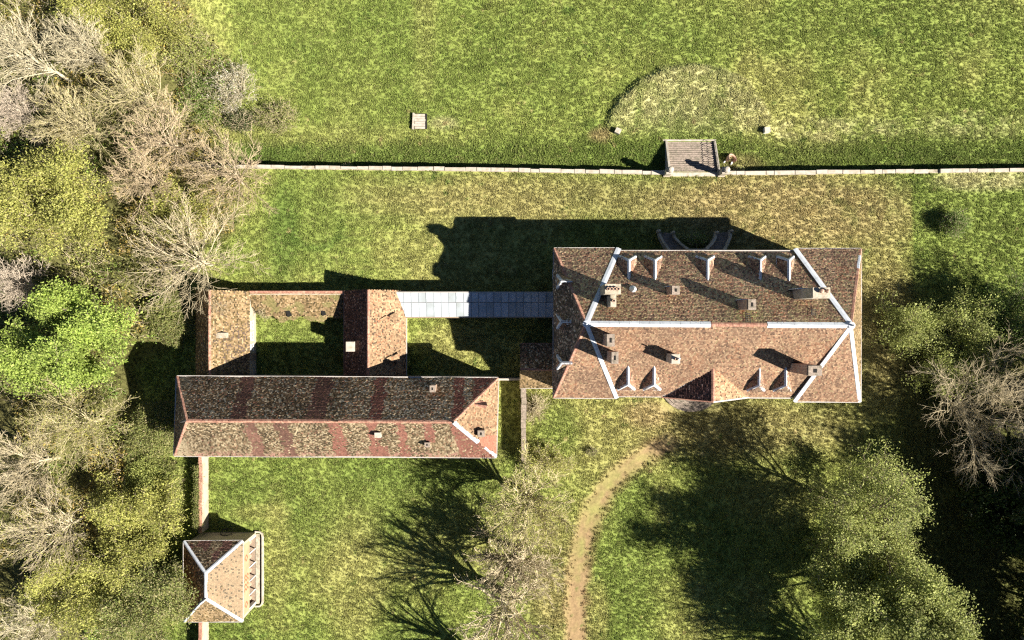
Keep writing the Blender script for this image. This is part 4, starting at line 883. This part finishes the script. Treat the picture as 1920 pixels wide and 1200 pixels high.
# ------------------------------------------------------------------ trees
def frames(D):
    D = D / np.maximum(np.linalg.norm(D, axis=1, keepdims=True), 1e-9)
    up = np.where(abs(D[:, 2:]) > .9, np.array([[1., 0, 0]]), np.array([[0, 0, 1.]]))
    a = np.cross(D, up); a /= np.linalg.norm(a, axis=1, keepdims=True); return a, np.cross(D, a)
def prisms(S, k):
    S = np.asarray(S, float); P0, P1, R0, R1 = S[:, 0:3], S[:, 3:6], S[:, 6], S[:, 7]
    a, b = frames(P1 - P0); n = len(S); t = np.arange(k) * 2 * math.pi / k
    ring = a[:, None] * np.cos(t)[None, :, None] + b[:, None] * np.sin(t)[None, :, None]
    V = np.concatenate([P0[:, None] + ring * R0[:, None, None], P1[:, None] + ring * R1[:, None, None]], 1)
    j = np.arange(k); q = np.stack([j, (j + 1) % k, k + (j + 1) % k, k + j], 1)
    F = (np.arange(n)[:, None, None] * 2 * k + q[None]).reshape(-1, 4)
    return V.reshape(-1, 3), F
def skeleton(rg, base, h, spread, stems=1, n1=11, n2=8, n3=7, n4=4, rise=.5, trunk=.55, lean=(0, 0), low=.18):
    """segments by level: x0 y0 z0 x1 y1 z1 r0 r1 level"""
    out = []
    def unit(v): 
        return v / (math.sqrt(v[0] ** 2 + v[1] ** 2 + v[2] ** 2) + 1e-9)
    def branch(p, d, L, r, lev, nseg, wob, trop):
        pts = [p]; ds = []; st = L / nseg
        for _ in range(nseg):
            d = unit(d + rg.normal(0, wob, 3) + np.array((0, 0, trop))); p = p + d * st; pts.append(p); ds.append(d)
        for s in range(nseg):
            ra = r * (1 - .72 * s / nseg); rb = r * (1 - .72 * (s + 1) / nseg)
            out.append((*pts[s], *pts[s + 1], ra, rb, lev))
        return pts, ds
    def at(pts, ds, t):
        t *= len(ds); j = min(int(t), len(ds) - 1); return pts[j] + (pts[j + 1] - pts[j]) * (t - j), ds[j]
    def child(d, ang):
        v = rg.normal(0, 1, 3); v = v - d * v.dot(d); v = unit(v); return unit(d * math.cos(ang) + v * math.sin(ang))
    R0 = .012 * h + .06
    for s in range(stems):
        az = rg.uniform(0, 6.28); d0 = unit(np.array((lean[0] + (.22 * math.cos(az) if stems > 1 else 0), lean[1] + (.22 * math.sin(az) if stems > 1 else 0), 1.)))
        pts, ds = branch(np.array(base) + np.array((.25 * math.cos(az), .25 * math.sin(az), 0)) * (stems > 1), d0, h * trunk * rg.uniform(.9, 1.05), R0 / math.sqrt(stems) * 1.15, 0, 6, .05, .05)
        m1 = max(3, int(n1 / (1 if stems == 1 else stems ** .6)))
        for i in range(m1):
            t = low + (1 - low) * (i + rg.random()) / m1; p, d = at(pts, ds, min(t, .999))
            a = 2.4 * i + rg.uniform(-.5, .5); el = math.radians(rg.uniform(18, 42) + 28 * t)
            dd = np.array((math.cos(a) * math.cos(el), math.sin(a) * math.cos(el), math.sin(el)))
            L1 = spread * (1.05 - .35 * t) * rg.uniform(.75, 1.1) / max(math.cos(el), .55) * .95
            q1, e1 = branch(p, dd, L1, R0 * .52, 1, 5, .10, rise * .16)
            for j in range(n2):
                t2 = .22 + .78 * (j + rg.random()) / n2; p2, d2 = at(q1, e1, min(t2, .999))
                q2, e2 = branch(p2, child(d2, rg.uniform(.4, .85)), L1 * (.55 - .25 * t2) * rg.uniform(.7, 1.2), R0 * .20, 2, 3, .14, rise * .13)
                L2 = L1 * .38
                for k in range(n3):
                    t3 = .15 + .85 * (k + rg.random()) / n3; p3, d3 = at(q2, e2, min(t3, .999))
                    q3, e3 = branch(p3, child(d3, rg.uniform(.4, .9)), L2 * rg.uniform(.35, .6), R0 * .115, 3, 2, .16, rise * .10)
                    for m in range(n4):
                        p4, d4 = at(q3, e3, rg.uniform(.25, .999))
                        branch(p4, child(d4, rg.uniform(.4, .8)), L2 * rg.uniform(.18, .32), R0 * .075, 4, 1, .1, .1)
    return np.array(out)
def leaves(rg, pts, n, size, spread, cols, up=.6, clump=None, rise=0):
    c = pts[rg.integers(0, len(pts), n)] + rg.normal(0, spread, (n, 3)); c[:, 2] += rise
    nv = rg.normal(0, 1, (n, 3)); nv[:, 2] = abs(nv[:, 2]) + up; nv /= np.linalg.norm(nv, axis=1, keepdims=True)
    a, b = frames(nv); th = rg.uniform(0, 6.28, n)[:, None]; a, b = a * np.cos(th) + b * np.sin(th), b * np.cos(th) - a * np.sin(th)
    s = (size * rg.uniform(.45, 1.0, n) ** 1.0 * (1 + .5 * (rg.random(n) < .15)))[:, None] * 1.15
    V = np.stack([c - a * s * .55, c - b * s * .32 + nv * s * .06, c + a * s * .55, c + b * s * .32 + nv * s * .06], 1)
    F = np.arange(4 * n).reshape(n, 4)
    cc = np.array([q[0] for q in cols]); w = np.array([q[1] for q in cols], float); C = cc[rg.choice(len(cc), n, p=w / w.sum())] * rg.uniform(.75, 1.25, (n, 1))
    f = fbm(c[:, 0] + c[:, 2] * .6, c[:, 1], 2.4, int(rg.integers(0, 50)), 3)[:, None]; C = C * (.62 + .76 * f)
    return V.reshape(-1, 3), F, np.repeat(C, 4, 0)
BARK = {'pale': ((.46, .40, .27), (.43, .36, .23)), 'white': ((.46, .41, .29), (.43, .375, .245)), 'pink': ((.40, .32, .22), (.42, .33, .205)), 'olive': ((.44, .38, .23), (.40, .345, .19)), 'brown': ((.16, .13, .10), (.24, .19, .14)), 'grey': ((.34, .29, .22), (.42, .35, .27))}
LV = {'lime': [((.290, .375, .070), 4), ((.365, .440, .105), 3), ((.190, .265, .048), 2)],
      'yellow': [((.340, .345, .085), 4), ((.410, .395, .115), 3), ((.225, .240, .052), 2)],
      'olive': [((.290, .322, .085), 4), ((.370, .390, .120), 2.4), ((.170, .200, .048), 2)],
      'green': [((.125, .185, .036), 4), ((.175, .245, .052), 3), ((.080, .115, .022), 2)],
      'dark': [((.040, .066, .014), 4), ((.065, .098, .022), 2), ((.028, .045, .010), 2)],
      'scrub': [((.225, .230, .070), 4), ((.160, .195, .052), 3), ((.300, .270, .130), 2)],
      'blossom': [((.50, .46, .38), 4), ((.40, .36, .28), 2), ((.22, .22, .12), 2)]}
def tree(name, label, u, v, h, spread, seed, bark='pale', lv=None, nl=0, ls=.22, lsp=.35, cat="tree", group=None, zb=0.0, up=.6, dome=False, **kw):
    rg = np.random.default_rng(seed); b = G(u, v, zb)
    t = thing(name, b, label, cat, group)
    S = dome_skeleton(rg, (b.x, b.y, zb - .3), h, spread, **kw) if dome else skeleton(rg, (b.x, b.y, zb - .3), h, spread * (1.3 if nl < 5000 else 1.12), **kw)
    # settle to the wanted height
    top = S[:, 5].max(); f = (h + .3) / (top - zb + .3); S[:, [2, 5]] = (S[:, [2, 5]] - zb + .3) * f + zb - .3
    lo = S[S[:, 8] <= 1]; hi = S[S[:, 8] >= 2]
    c0, c1 = BARK[bark]
    V, F = prisms(lo, 6); put("trunk", fast_mesh("trunk", V, F, np.array(c0), True), M['bark'], t)
    V, F = prisms(hi, 3); put("branches" if nl else "crown", fast_mesh("branches", V, F, np.array(c1) * np.repeat(np.random.default_rng(seed).uniform(.75, 1.25, (len(hi), 1)), 6, 0)), M['bark'], t)
    if nl:
        tips = hi[hi[:, 8] >= 3]; pts = np.concatenate([tips[:, 3:6], (tips[:, :3] + tips[:, 3:6]) / 2])
        put("crown", fast_mesh("crown", *leaves(rg, pts, nl, ls, lsp, LV[lv], up)), M['leaf'], t)
    return t
def dome_skeleton(rg, base, h, spread, n1=20, n2=8, n3=5, n4=2, fork=.22, thick=1.0, tw=1.0):
    """many upright limbs fanning out from a low fork to a rounded crown of fine twigs"""
    out = []; base = np.array(base, float); R0 = (.011 * h + .07) * thick
    unit = lambda v: v / (math.sqrt(v[0] ** 2 + v[1] ** 2 + v[2] ** 2) + 1e-9)
    def run(P, r0, r1, lev):
        for s in range(len(P) - 1):
            f0, f1 = s / (len(P) - 1), (s + 1) / (len(P) - 1); out.append((*P[s], *P[s + 1], r0 + (r1 - r0) * f0, r0 + (r1 - r0) * f1, lev))
    fk = base + np.array((rg.normal(0, .2), rg.normal(0, .2), h * fork)); run([base, (base + fk) / 2 + rg.normal(0, .06, 3), fk], R0 * 1.2, R0, 0)
    spine = [fk, fk + np.array((rg.normal(0, .3), rg.normal(0, .3), h * .25)), fk + np.array((rg.normal(0, .6), rg.normal(0, .6), h * .5))]; run(spine, R0 * .9, R0 * .4, 0)
    def along(P, t):
        t *= len(P) - 1; j = min(int(t), len(P) - 2); return P[j] + (P[j + 1] - P[j]) * (t - j), unit(P[j + 1] - P[j])
    def grow(p, d, L, n, wob, rise):
        P = [p]
        for _ in range(n): d = unit(d + rg.normal(0, wob, 3) + np.array((0, 0, rise))); p = p + d * (L / n); P.append(p)
        return P
    def child(d, ang):
        v = rg.normal(0, 1, 3); v = unit(v - d * v.dot(d)); return unit(d * math.cos(ang) + v * math.sin(ang))
    for i in range(n1):
        a = 2.39996 * i + rg.uniform(-.3, .3); q = (i + .5) / n1; rr = math.sqrt(q) * rg.uniform(.85, 1.08)
        tip = base + np.array((math.cos(a) * spread * rr, math.sin(a) * spread * rr, h * (.42 + .56 * math.sqrt(max(0, 1 - min(rr, 1) ** 2))) * rg.uniform(.9, 1.03)))
        st, _ = along(spine, min(.95, (1 - q) * .8 * rg.random() + .02))
        mid = st + (tip - st) * .45 + np.array((0, 0, h * .06)) + rg.normal(0, .25, 3)
        P = [st, st + (mid - st) * .5 + rg.normal(0, .12, 3), mid, mid + (tip - mid) * .5 + rg.normal(0, .2, 3), tip]
        run(P, R0 * .42, R0 * .09, 1); L1 = math.dist(st, tip)
        for j in range(n2):
            t = .25 + .72 * (j + rg.random()) / n2; p, d = along(P, min(t, .99)); L2 = (L1 * .36 * (1.15 - .75 * t) + .5) * rg.uniform(.75, 1.25)
            Q = grow(p, child(d, rg.uniform(.3, .75)), L2, 3, .10, .05); run(Q, R0 * .13, R0 * .06, 2)
            for k in range(n3):
                p3, d3 = along(Q, min(.12 + .86 * (k + rg.random()) / n3, .99)); L3 = (L2 * .34 + .30) * rg.uniform(.7, 1.3)
                S3 = grow(p3, child(d3, rg.uniform(.3, .8)), L3, 2, .12, .06); run(S3, .026 * tw, .016 * tw, 3)
                for m in range(n4):
                    p4, d4 = along(S3, rg.uniform(.2, .99)); S4 = grow(p4, child(d4, rg.uniform(.3, .8)), L3 * rg.uniform(.35, .65), 1, .1, .05); run(S4, .019 * tw, .011 * tw, 4)
    return np.array(out)
def crown_at(u, v, z):       # plan position of a crown whose middle stands z metres up
    p = A(u, v, z); return 960 + p.x / PX, 600 - p.y / PX
def bare(label, u, v, rpx, h, seed, bark, group, lv=None, nl=0, ls=.13, name="bare_tree", **kw):
    bu, bv = crown_at(u, v, h * .62)
    return tree(name, label, bu, bv, h, rpx * PX * (HC - h * .62) / HC, seed, bark, lv, nl, ls, .3, group=group, dome=True, **kw)
def leafy(label, u, v, rpx, h, seed, lv, nl, ls, group, bark='pale', **kw):
    bu, bv = crown_at(u, v, h * .68)
    return tree("leafing_tree", label, bu, bv, h, rpx * PX * (HC - h * .68) / HC * .92, seed, bark, lv, nl, ls, .42, group=group, n4=2, **kw)
gw = "trees of the wood on the left edge"
# the wood on the left, from top to bottom
bare("bare white-limbed tree at the picture's top left corner", 45, 105, 85, 15, 1, 'white', gw)
bare("bare pale tree with upright fan of limbs, near the top left corner", 150, 88, 60, 13, 2, 'white', gw)
bare("broad bare straw-coloured tree above the pinkish bare tree", 245, 165, 84, 13, 3, 'olive', gw, 'yellow', 1500)
bare("bare straw-coloured tree between the broad one and the left edge", 130, 225, 78, 13, 4, 'olive', gw, 'yellow', 700)
bare("pinkish-brown bare tree with dense twigs left of the terrace wall's end", 300, 255, 92, 12, 5, 'pink', gw)
bare("pinkish bare tree overhanging the start of the terrace wall", 422, 328, 92, 10, 6, 'pink', gw)
bare("lower pinkish bare tree behind the one overhanging the terrace wall", 262, 335, 72, 10.5, 21, 'pink', gw)
bare("wide bare beige tree leaning over the west range roof", 352, 488, 132, 11.5, 7, 'pale', gw, n1=26)
leafy("large yellow-green leafing tree on the left edge above the lime-green one", 75, 368, 118, 12, 8, 'yellow', 44000, .24, gw)
leafy("bright lime-green maple in full leaf west of the barn", 92, 645, 112, 13, 9, 'lime', 54000, .28, gw, 'brown', up=1.2)
bare("bare greenish tree with long limbs below the lime-green maple", 130, 800, 105, 12, 10, 'olive', gw, 'yellow', 6000)
bare("bare pale tree at the left edge beside the ivy hedge", 40, 880, 85, 12, 11, 'pale', gw)
leafy("yellow-green tree with young leaves west of the pavilion", 232, 1000, 92, 10, 12, 'yellow', 34000, .22, gw)
leafy("olive-green leafing tree at the bottom left, below the pavilion's level", 255, 1140, 95, 10, 13, 'scrub', 34000, .22, gw)
bare("bare pale tree between the young-leaved trees and the left edge", 85, 1000, 90, 12.5, 14, 'pale', gw, 'yellow', 2500)
leafy("yellow-green tree in the bottom left corner", 130, 1110, 90, 10, 15, 'yellow', 30000, .22, gw)
bare("bare white tree at the very bottom left", 60, 1178, 72, 11, 16, 'white', gw)
leafy("yellow-green tree cut by the top edge of the picture", 215, 22, 92, 8, 17, 'yellow', 34000, .20, gw)
bare("thin bare tree at the left edge over brown undergrowth", 20, 205, 50, 11, 18, 'grey', gw)
leafy("low yellow-green tree between the pinkish bare tree and the wide beige one", 330, 392, 62, 5.5, 19, 'yellow', 13000, .20, gw)
bare("bare grey tree against the left edge above the lime-green maple", 28, 535, 50, 8, 20, 'grey', gw)
# shrubs at the wood's edge
def shrub(label, u, v, rx, ry, h, seed, lv, nl, ls=.17, bark='pale', zb=0.0, name="shrub", cat="shrub", group=None, tw=True, up=.6):
    rg = np.random.default_rng(seed); b = G(u, v, zb); t = thing(name, b, label, cat, group)
    n = 90; S = []
    for k in range(n):
        a = rg.uniform(0, 6.28); r = math.sqrt(rg.random()); z = h * math.sqrt(max(0.05, 1 - r * r * .85)) * rg.uniform(.75, 1.05)
        p0 = np.array((b.x + .2 * rx * r * math.cos(a), b.y + .2 * ry * r * math.sin(a), zb - .2)); p1 = np.array((b.x + rx * r * math.cos(a), b.y + ry * r * math.sin(a), zb + z)); pm = (p0 + p1) / 2 + rg.normal(0, .15, 3) + np.array((0, 0, .12 * h))
        S += [(*p0, *pm, .05, .035, 2), (*pm, *p1, .035, .015, 3)]
        for _ in range(5):
            q = pm + (p1 - pm) * rg.uniform(.2, 1); w = q + rg.normal(0, .16 * (rx + h) / 2 + .1, 3) + np.array((0, 0, .12)); w[2] = max(w[2], zb + .1); S.append((*q, *w, .02, .008, 4))
    S = np.array(S); V, F = prisms(S, 3); put("stems", fast_mesh("stems", V, F, np.array(BARK[bark][1])), M['bark'], t)
    if nl:
        tips = S[S[:, 8] >= 3]; pts = np.concatenate([tips[:, 3:6], (tips[:, :3] + tips[:, 3:6]) / 2]); V, F, C = leaves(rg, pts, nl, ls, .16, LV[lv], up); V[:, 2] = np.maximum(V[:, 2], zb - .05)
        put("foliage", fast_mesh("foliage", V, F, C), M['leaf'], t)
    return t
ge = "shrubs along the wood's edge"
shrub("white-blossoming shrub at the meadow's edge", 436, 165, 3.6, 4.0, 4.2, 31, 'blossom', 3200, .15, 'white', LOW, group=ge)
shrub("dark green shrub just left of the white-blossoming one", 375, 180, 3.4, 4.2, 4.0, 32, 'green', 6500, .18, zb=LOW, group=ge)
shrub("brownish low shrub right of the white-blossoming one", 512, 215, 3.6, 2.6, 1.8, 33, 'scrub', 4200, .16, zb=LOW, group=ge)
shrub("green shrub at the top left of the meadow", 345, 92, 4.2, 4.0, 3.4, 34, 'olive', 7500, .18, zb=LOW, group=ge)
shrub("yellowish shrub at the top edge beside the meadow", 290, 20, 4.5, 3.5, 3.2, 35, 'yellow', 7500, .18, zb=LOW, group=ge)
shrub("dark low shrub below the blossoming one", 445, 222, 2.6, 1.6, 2.2, 36, 'dark', 2600, .17, zb=LOW, group=ge)
shrub("straw-coloured bare bush on the brown wall beside the annex", 1000, 764, 2.3, 2.3, 2.6, 37, 'scrub', 350, .10, 'pale', name="bush", cat="bush")
shrub("lime leafy bush at the end of the brown wall", 1030, 862, 4.0, 2.6, 4.0, 38, 'yellow', 5500, .15, name="bush", cat="bush", up=.8)
shrub("clipped round bush on the lawn right of the main house", 1778, 421, 2.0, 1.9, 2.6, 39, 'green', 7000, .13, name="round_bush", cat="bush")
shrub("green shrub growing inside the horseshoe stair", 1304, 450, 1.6, .9, 1.0, 41, 'green', 1500, .16, name="bush", cat="bush")
shrub("tangled brush over the lean-to's ragged corner", 500, 584, 1.1, 1.0, 1.9, 42, 'scrub', 500, .12, 'pale', name="bush", cat="bush")
# ivy hedge west of the barn and garden wall
def hedge(label, u0, v0, u1, v1, h, seed, lv, nl, name="hedge", ls=.18):
    rg = np.random.default_rng(seed); t = thing(name, G((u0 + u1) / 2, (v0 + v1) / 2), label, "hedge")
    pts = []; 
    for _ in range(2600):
        u, v = rg.uniform(u0, u1), rg.uniform(v0, v1); q = math.hypot((u - (u0 + u1) / 2) / (u1 - u0) * 2, (v - (v0 + v1) / 2) / (v1 - v0) * 2) if u1 - u0 > 20 else 0
        q += .9 * (float(fbm(u * PX, v * PX, 2.2, seed, 2)) - .5)
        if q > 1: continue
        e = .35 + .65 * math.sqrt(max(0, 1 - max(q, 0) ** 2))
        p = G(u, v); z = h * e * (.7 + .6 * float(fbm(p.x, p.y, 3, seed, 2))); pts.append((p.x, p.y, z * rg.uniform(.75, 1)))
    pts = np.array(pts); S = np.concatenate([pts[:500] * (1, 1, 0) + (0, 0, -.2), pts[:500], np.full((500, 1), .03), np.full((500, 1), .012)], 1)
    V, F = prisms(S, 3); put("stems", fast_mesh("stems", V, F, np.array(BARK['olive'][1])), M['bark'], t)
    put("foliage", fast_mesh("foliage", *leaves(rg, pts, nl, ls, .22, LV[lv])), M['leaf'], t)
hedge("thick green hedge bank west of the barn's end", 245, 750, 350, 880, 3.0, 51, 'scrub', 16000)
hedge("rough olive hedge between the bare trees and the garden wall", 250, 850, 350, 965, 3.2, 52, 'olive', 14000)
hedge("tall scrubby hedge between the lime-green maple and the west range", 275, 545, 378, 650, 2.6, 53, 'scrub', 15000)
hedge("strip of ivy along the garden wall's left side", 380, 868, 387, 985, 2.5, 54, 'scrub', 5000, "ivy_strip", .14)
# undergrowth of the wood
rg = np.random.default_rng(77); pts = []
U = rg.uniform(-160, 520, 60000); Vv = rg.uniform(-60, 1270, 60000); keep = wood_edge(U, Vv) > rg.random(60000) * .9
ok = ~((U > 365) & (Vv > 535) & (Vv < 1010)) & ~((U > 240) & (U < 420) & (Vv > 640) & (Vv < 770)) & ~((U > 330) & (Vv > 950)); U = U[keep & ok]; Vv = Vv[keep & ok]
X = (U - 960) * PX; Y = (600 - Vv) * PX; dens = fbm(X, Y, 5, 14, 3); k = dens > .36; X, Y, dens = X[k], Y[k], dens[k]
gz0 = np.where(Y > wall_y(X), low_level(X), 0); Z = gz0 + (dens - .33) * 10 * rg.uniform(.3, 1, len(X))
n = len(X); pts = np.stack([X, Y, Z], 1)
Vl, Fl, Cl = leaves(rg, pts, 70000, .26, .25, LV['scrub'] + LV['yellow'], .6)
br = fbm(Vl[:, 0], Vl[:, 1], 7, 19, 3)[:, None]; Cl = np.where(br > .56, Cl * np.array((1.25, .95, .9)), np.where(br < .42, Cl * np.array((.75, 1.05, .7)), Cl))
o = put("undergrowth", fast_mesh("undergrowth", Vl, Fl, Cl), M['leaf']); kind(o, "stuff"); o["label"] = "tangled undergrowth below the trees of the wood"
S = []
for _ in range(8500):
    p = pts[rg.integers(0, n)]; q = p + rg.normal(0, .55, 3) + np.array((0, 0, .6)); S.append((*p, *q, .03, .014))
V, F = prisms(np.array(S), 3); o = put("brushwood", fast_mesh("brushwood", V, F, np.array(BARK['pale'][1])), M['bark']); kind(o, "stuff"); o["label"] = "dry brushwood among the undergrowth of the wood"
# trees on the south lawn
gl_ = "bare trees on the south lawn"
bare("bare olive-tinged tree south of the barn's east end", 990, 950, 88, 14.5, 61, 'olive', gl_, 'yellow', 7000, .15, n1=20, n3=5, n4=3, thick=1.9, tw=1.4)
bare("second bare tree from the barn, beige and dense, left of the dirt track", 968, 1060, 88, 12, 62, 'pale', gl_, n1=28, n3=6, n4=3, thick=1.5, tw=1.5)
bare("bare tree cut by the bottom edge left of the dirt track", 945, 1172, 105, 16.5, 63, 'pale', gl_, 'yellow', 2500, n1=17, n2=7, n3=5, n4=2, thick=2.2, tw=1.4)
# big trees on the right
gr_ = "tall trees on the right side"
tree("leafing_tree", "tall green tree nearest the main house's southeast corner", 1562, 935, 19, 7.4, 71, 'brown', 'olive', 42000, .23, .45, group=gr_, n1=13, n2=8, n4=2)
tree("leafing_tree", "tallest broad green tree at the bottom right", 1592, 1098, 22, 9.0, 72, 'brown', 'olive', 135000, .25, .42, group=gr_, n1=15, n2=9, n3=7, n4=2)
tree("bare_tree", "large bare beige tree at the right edge", 1778, 757, 15, 7.8, 73, 'pale', group=gr_, n1=13, n2=9, n4=5)
leafy("green low tree between the main house and the bare beige tree", 1775, 640, 118, 8, 74, 'olive', 36000, .22, gr_, 'brown')
tree("leafing_tree", "dark evergreen tree at the right edge above the bare beige tree", 1850, 600, 8.5, 5.2, 75, 'brown', 'green', 18000, .22, .4, group=gr_)
tree("bare_tree", "leafless tree standing just beyond the picture's bottom edge, right of the track", 1560, 1232, 19, 7, 76, 'brown', group=gr_, dome=True, n1=18, n3=4, n4=1, thick=2.0)
tree("bare_tree", "leafless tree beyond the bottom edge, below the tallest green tree", 1665, 1262, 20, 7.5, 78, 'brown', group=gr_, dome=True, n1=18, n3=4, n4=1, thick=2.0)
tree("bare_tree", "leafless tree beyond the bottom edge, left of the dirt track", 925, 1232, 15, 6.5, 77, 'pale', group=gl_, dome=True, n1=15, n2=7, n3=4, n4=1, thick=2.0)
# trees beyond the right edge whose shadows fall into the picture
go_ = "trees standing just beyond the right edge"
for k, (u, v, h, s) in enumerate(((1965, 695, 18, 6.5), (1975, 775, 19, 6.5), (1985, 868, 22, 7), (1965, 950, 28, 9), (1960, 1040, 25, 7.5), (1985, 1130, 24, 7.5), (1955, 1215, 23, 7.5), (1880, 1290, 21, 8), (1830, 860, 9, 5), (1850, 965, 9, 5), (1885, 902, 19, 7), (1925, 1120, 15, 6), (1915, 1195, 13, 5.5))):
    tree("evergreen_tree", "dark evergreen at the right edge, below the large bare tree" if k == 8 else "low dark evergreen in deep shade at the right edge" if k == 9 else "tall dark evergreen rising from the deep shade at the right edge" if k == 10 else "dark evergreen in the bottom right corner" if k == 12 else "dark evergreen at the right edge above the bottom right corner" if k == 11 else "tall dark evergreen just beyond the picture's right edge", u, v, h, s, 81 + k, 'brown', 'dark', 8500, .46, .5, group=go_, n1=9, n2=6, n3=5, n4=2)
# small plants
for k, (u, v, l) in enumerate(((1392, 314, "green weed clump at the wall right of the gate pier"), (645, 309, "weed clump under the terrace wall"), (1110, 846, "low weed tuft on the lawn beside the dirt track"))):
    shrub(l, u, v, .8, .5, .7, 95 + k, 'olive', 700, .12, zb=LOW if v < 320 else 0, name="weed_clump", cat="weed")
# ------------------------------------------------------------------ grass tufts over lawn and meadow
def grass(name, low, n, label):
    rg = np.random.default_rng(5 if low else 6)
    x = rg.uniform(-76, 76, n); y = rg.uniform(-47, 47.5, n); yw = wall_y(x)
    k = (y > yw + .25) if low else (y < yw - .35); x, y = x[k], y[k]
    u = 960 + x / PX; v = 600 - y / PX
    k = wood_edge(u, v) < rg.random(len(u)) + .25
    if low: k &= ~((x > sx0 - .4) & (x < sx1 + .4) & (y < yb_ + .4))
    else:
        def inb(x0, x1, y0, y1): return (x > x0) & (x < x1) & (y > y0) & (y < y1)
        for q in ((NWo.x + .4, NEo.x - .4, SEo.y + .4, NWo.y - .4), (bNW.x + .3, bNE.x - .3, bSW.y + .3, bNW.y - .3), (xW, xE, yS_, yN_), (xW2, xE2, yS_, yN2), (x0, x1, yb, ya), (ax0, ax1, ayS, ayN), (p1.x, fx + 1.1, p3.y, p1.y), (sx0 - 1, sx1 + 1, yt - .3, 99), (cx - 4.2, cx + 4.2, cy - 3.7, cy)): k &= ~inb(*q)
        d = seg_dist(u, v, TRACK); k &= (d > track_w(u, v) * (.25 + 1.0 * rg.random(len(u)) ** .6)) 
    x, y, u, v = x[k], y[k], u[k], v[k]
    z = height(x, y, low) - .02
    C = ground_col(u, v, low); m = len(x)
    hi = fbm(u, v, 11, 23, 3)[:, None]
    C = C * rg.uniform(.68, 1.42, (m, 1)) * (.80 + .55 * hi)
    dry = rg.random(m) < .10; C[dry] = C[dry] * .55 + np.array((.30, .275, .12)) * .45
    sc_ = rg.uniform(.55, 1.25, m) * (.75 + .5 * fbm(x, y, 1.3, 21, 2))
    if low: sc_ *= 1 + .2 * mound(u, v) + .4 * ss(235, 280, v)
    me = bpy.data.meshes.new(name); me.vertices.add(m); me.vertices.foreach_set("co", np.stack([x, y, z], 1).astype(np.float32).ravel())
    c4 = np.ones((m, 4), np.float32); c4[:, :3] = C
    me.attributes.new("col", 'FLOAT_COLOR', 'POINT').data.foreach_set("color", c4.ravel())
    me.attributes.new("size", 'FLOAT', 'POINT').data.foreach_set("value", sc_.astype(np.float32))
    r3 = np.zeros((m, 3), np.float32); r3[:, 2] = rg.uniform(0, 6.28, m); r3[:, :2] = rg.normal(0, .18, (m, 2))
    me.attributes.new("turn", 'FLOAT_VECTOR', 'POINT').data.foreach_set("vector", r3.ravel())
    o = put(name, me, M['grass']); kind(o, "stuff"); o["label"] = label
    ng = bpy.data.node_groups.new(name + "_nodes", 'GeometryNodeTree')
    ng.interface.new_socket("Geometry", in_out='INPUT', socket_type='NodeSocketGeometry'); ng.interface.new_socket("Geometry", in_out='OUTPUT', socket_type='NodeSocketGeometry')
    N = ng.nodes; L = ng.links; gi = N.new("NodeGroupInput"); go = N.new("NodeGroupOutput")
    inst = N.new("GeometryNodeInstanceOnPoints"); oi = N.new("GeometryNodeObjectInfo"); oi.inputs[0].default_value = TUFT
    a1 = N.new("GeometryNodeInputNamedAttribute"); a1.data_type = 'FLOAT'; a1.inputs[0].default_value = "size"
    a2 = N.new("GeometryNodeInputNamedAttribute"); a2.data_type = 'FLOAT_VECTOR'; a2.inputs[0].default_value = "turn"
    L.new(gi.outputs[0], inst.inputs["Points"]); L.new(oi.outputs["Geometry"], inst.inputs["Instance"]); L.new(a1.outputs[0], inst.inputs["Scale"]); L.new(a2.outputs[0], inst.inputs["Rotation"])
    L.new(inst.outputs[0], go.inputs[0])
    md = o.modifiers.new("tufts", 'NODES'); md.node_group = ng
rg = np.random.default_rng(3); V, F = [], []
for k in range(9):
    a = rg.uniform(0, 6.28); d = Vector((math.cos(a), math.sin(a), 0)); s = Vector((-d.y, d.x, 0)); r = rg.uniform(.02, .10); h = rg.uniform(.10, .20); ln = rg.uniform(.08, .20); w = rg.uniform(.022, .04)
    b = Vector((r * math.cos(a + 1), r * math.sin(a + 1), 0)); i0 = len(V)
    V += [b - s * w, b + s * w, b + d * ln * .5 + s * w * .9 + Vector((0, 0, h * .75)), b + d * ln * .5 - s * w * .9 + Vector((0, 0, h * .75)), b + d * ln + Vector((0, 0, h))]; F += [(i0, i0 + 1, i0 + 2, i0 + 3), (i0 + 3, i0 + 2, i0 + 4)]
tm = py_mesh("grass_tuft", V, F); tm.materials.append(M['grass']); TUFT = bpy.data.objects.new("grass_tuft", tm)
grass("meadow_grass", True, 330000, "rough meadow grass below the terrace wall"); grass("lawn_grass", False, 330000, "short grass of the lawns around the house")
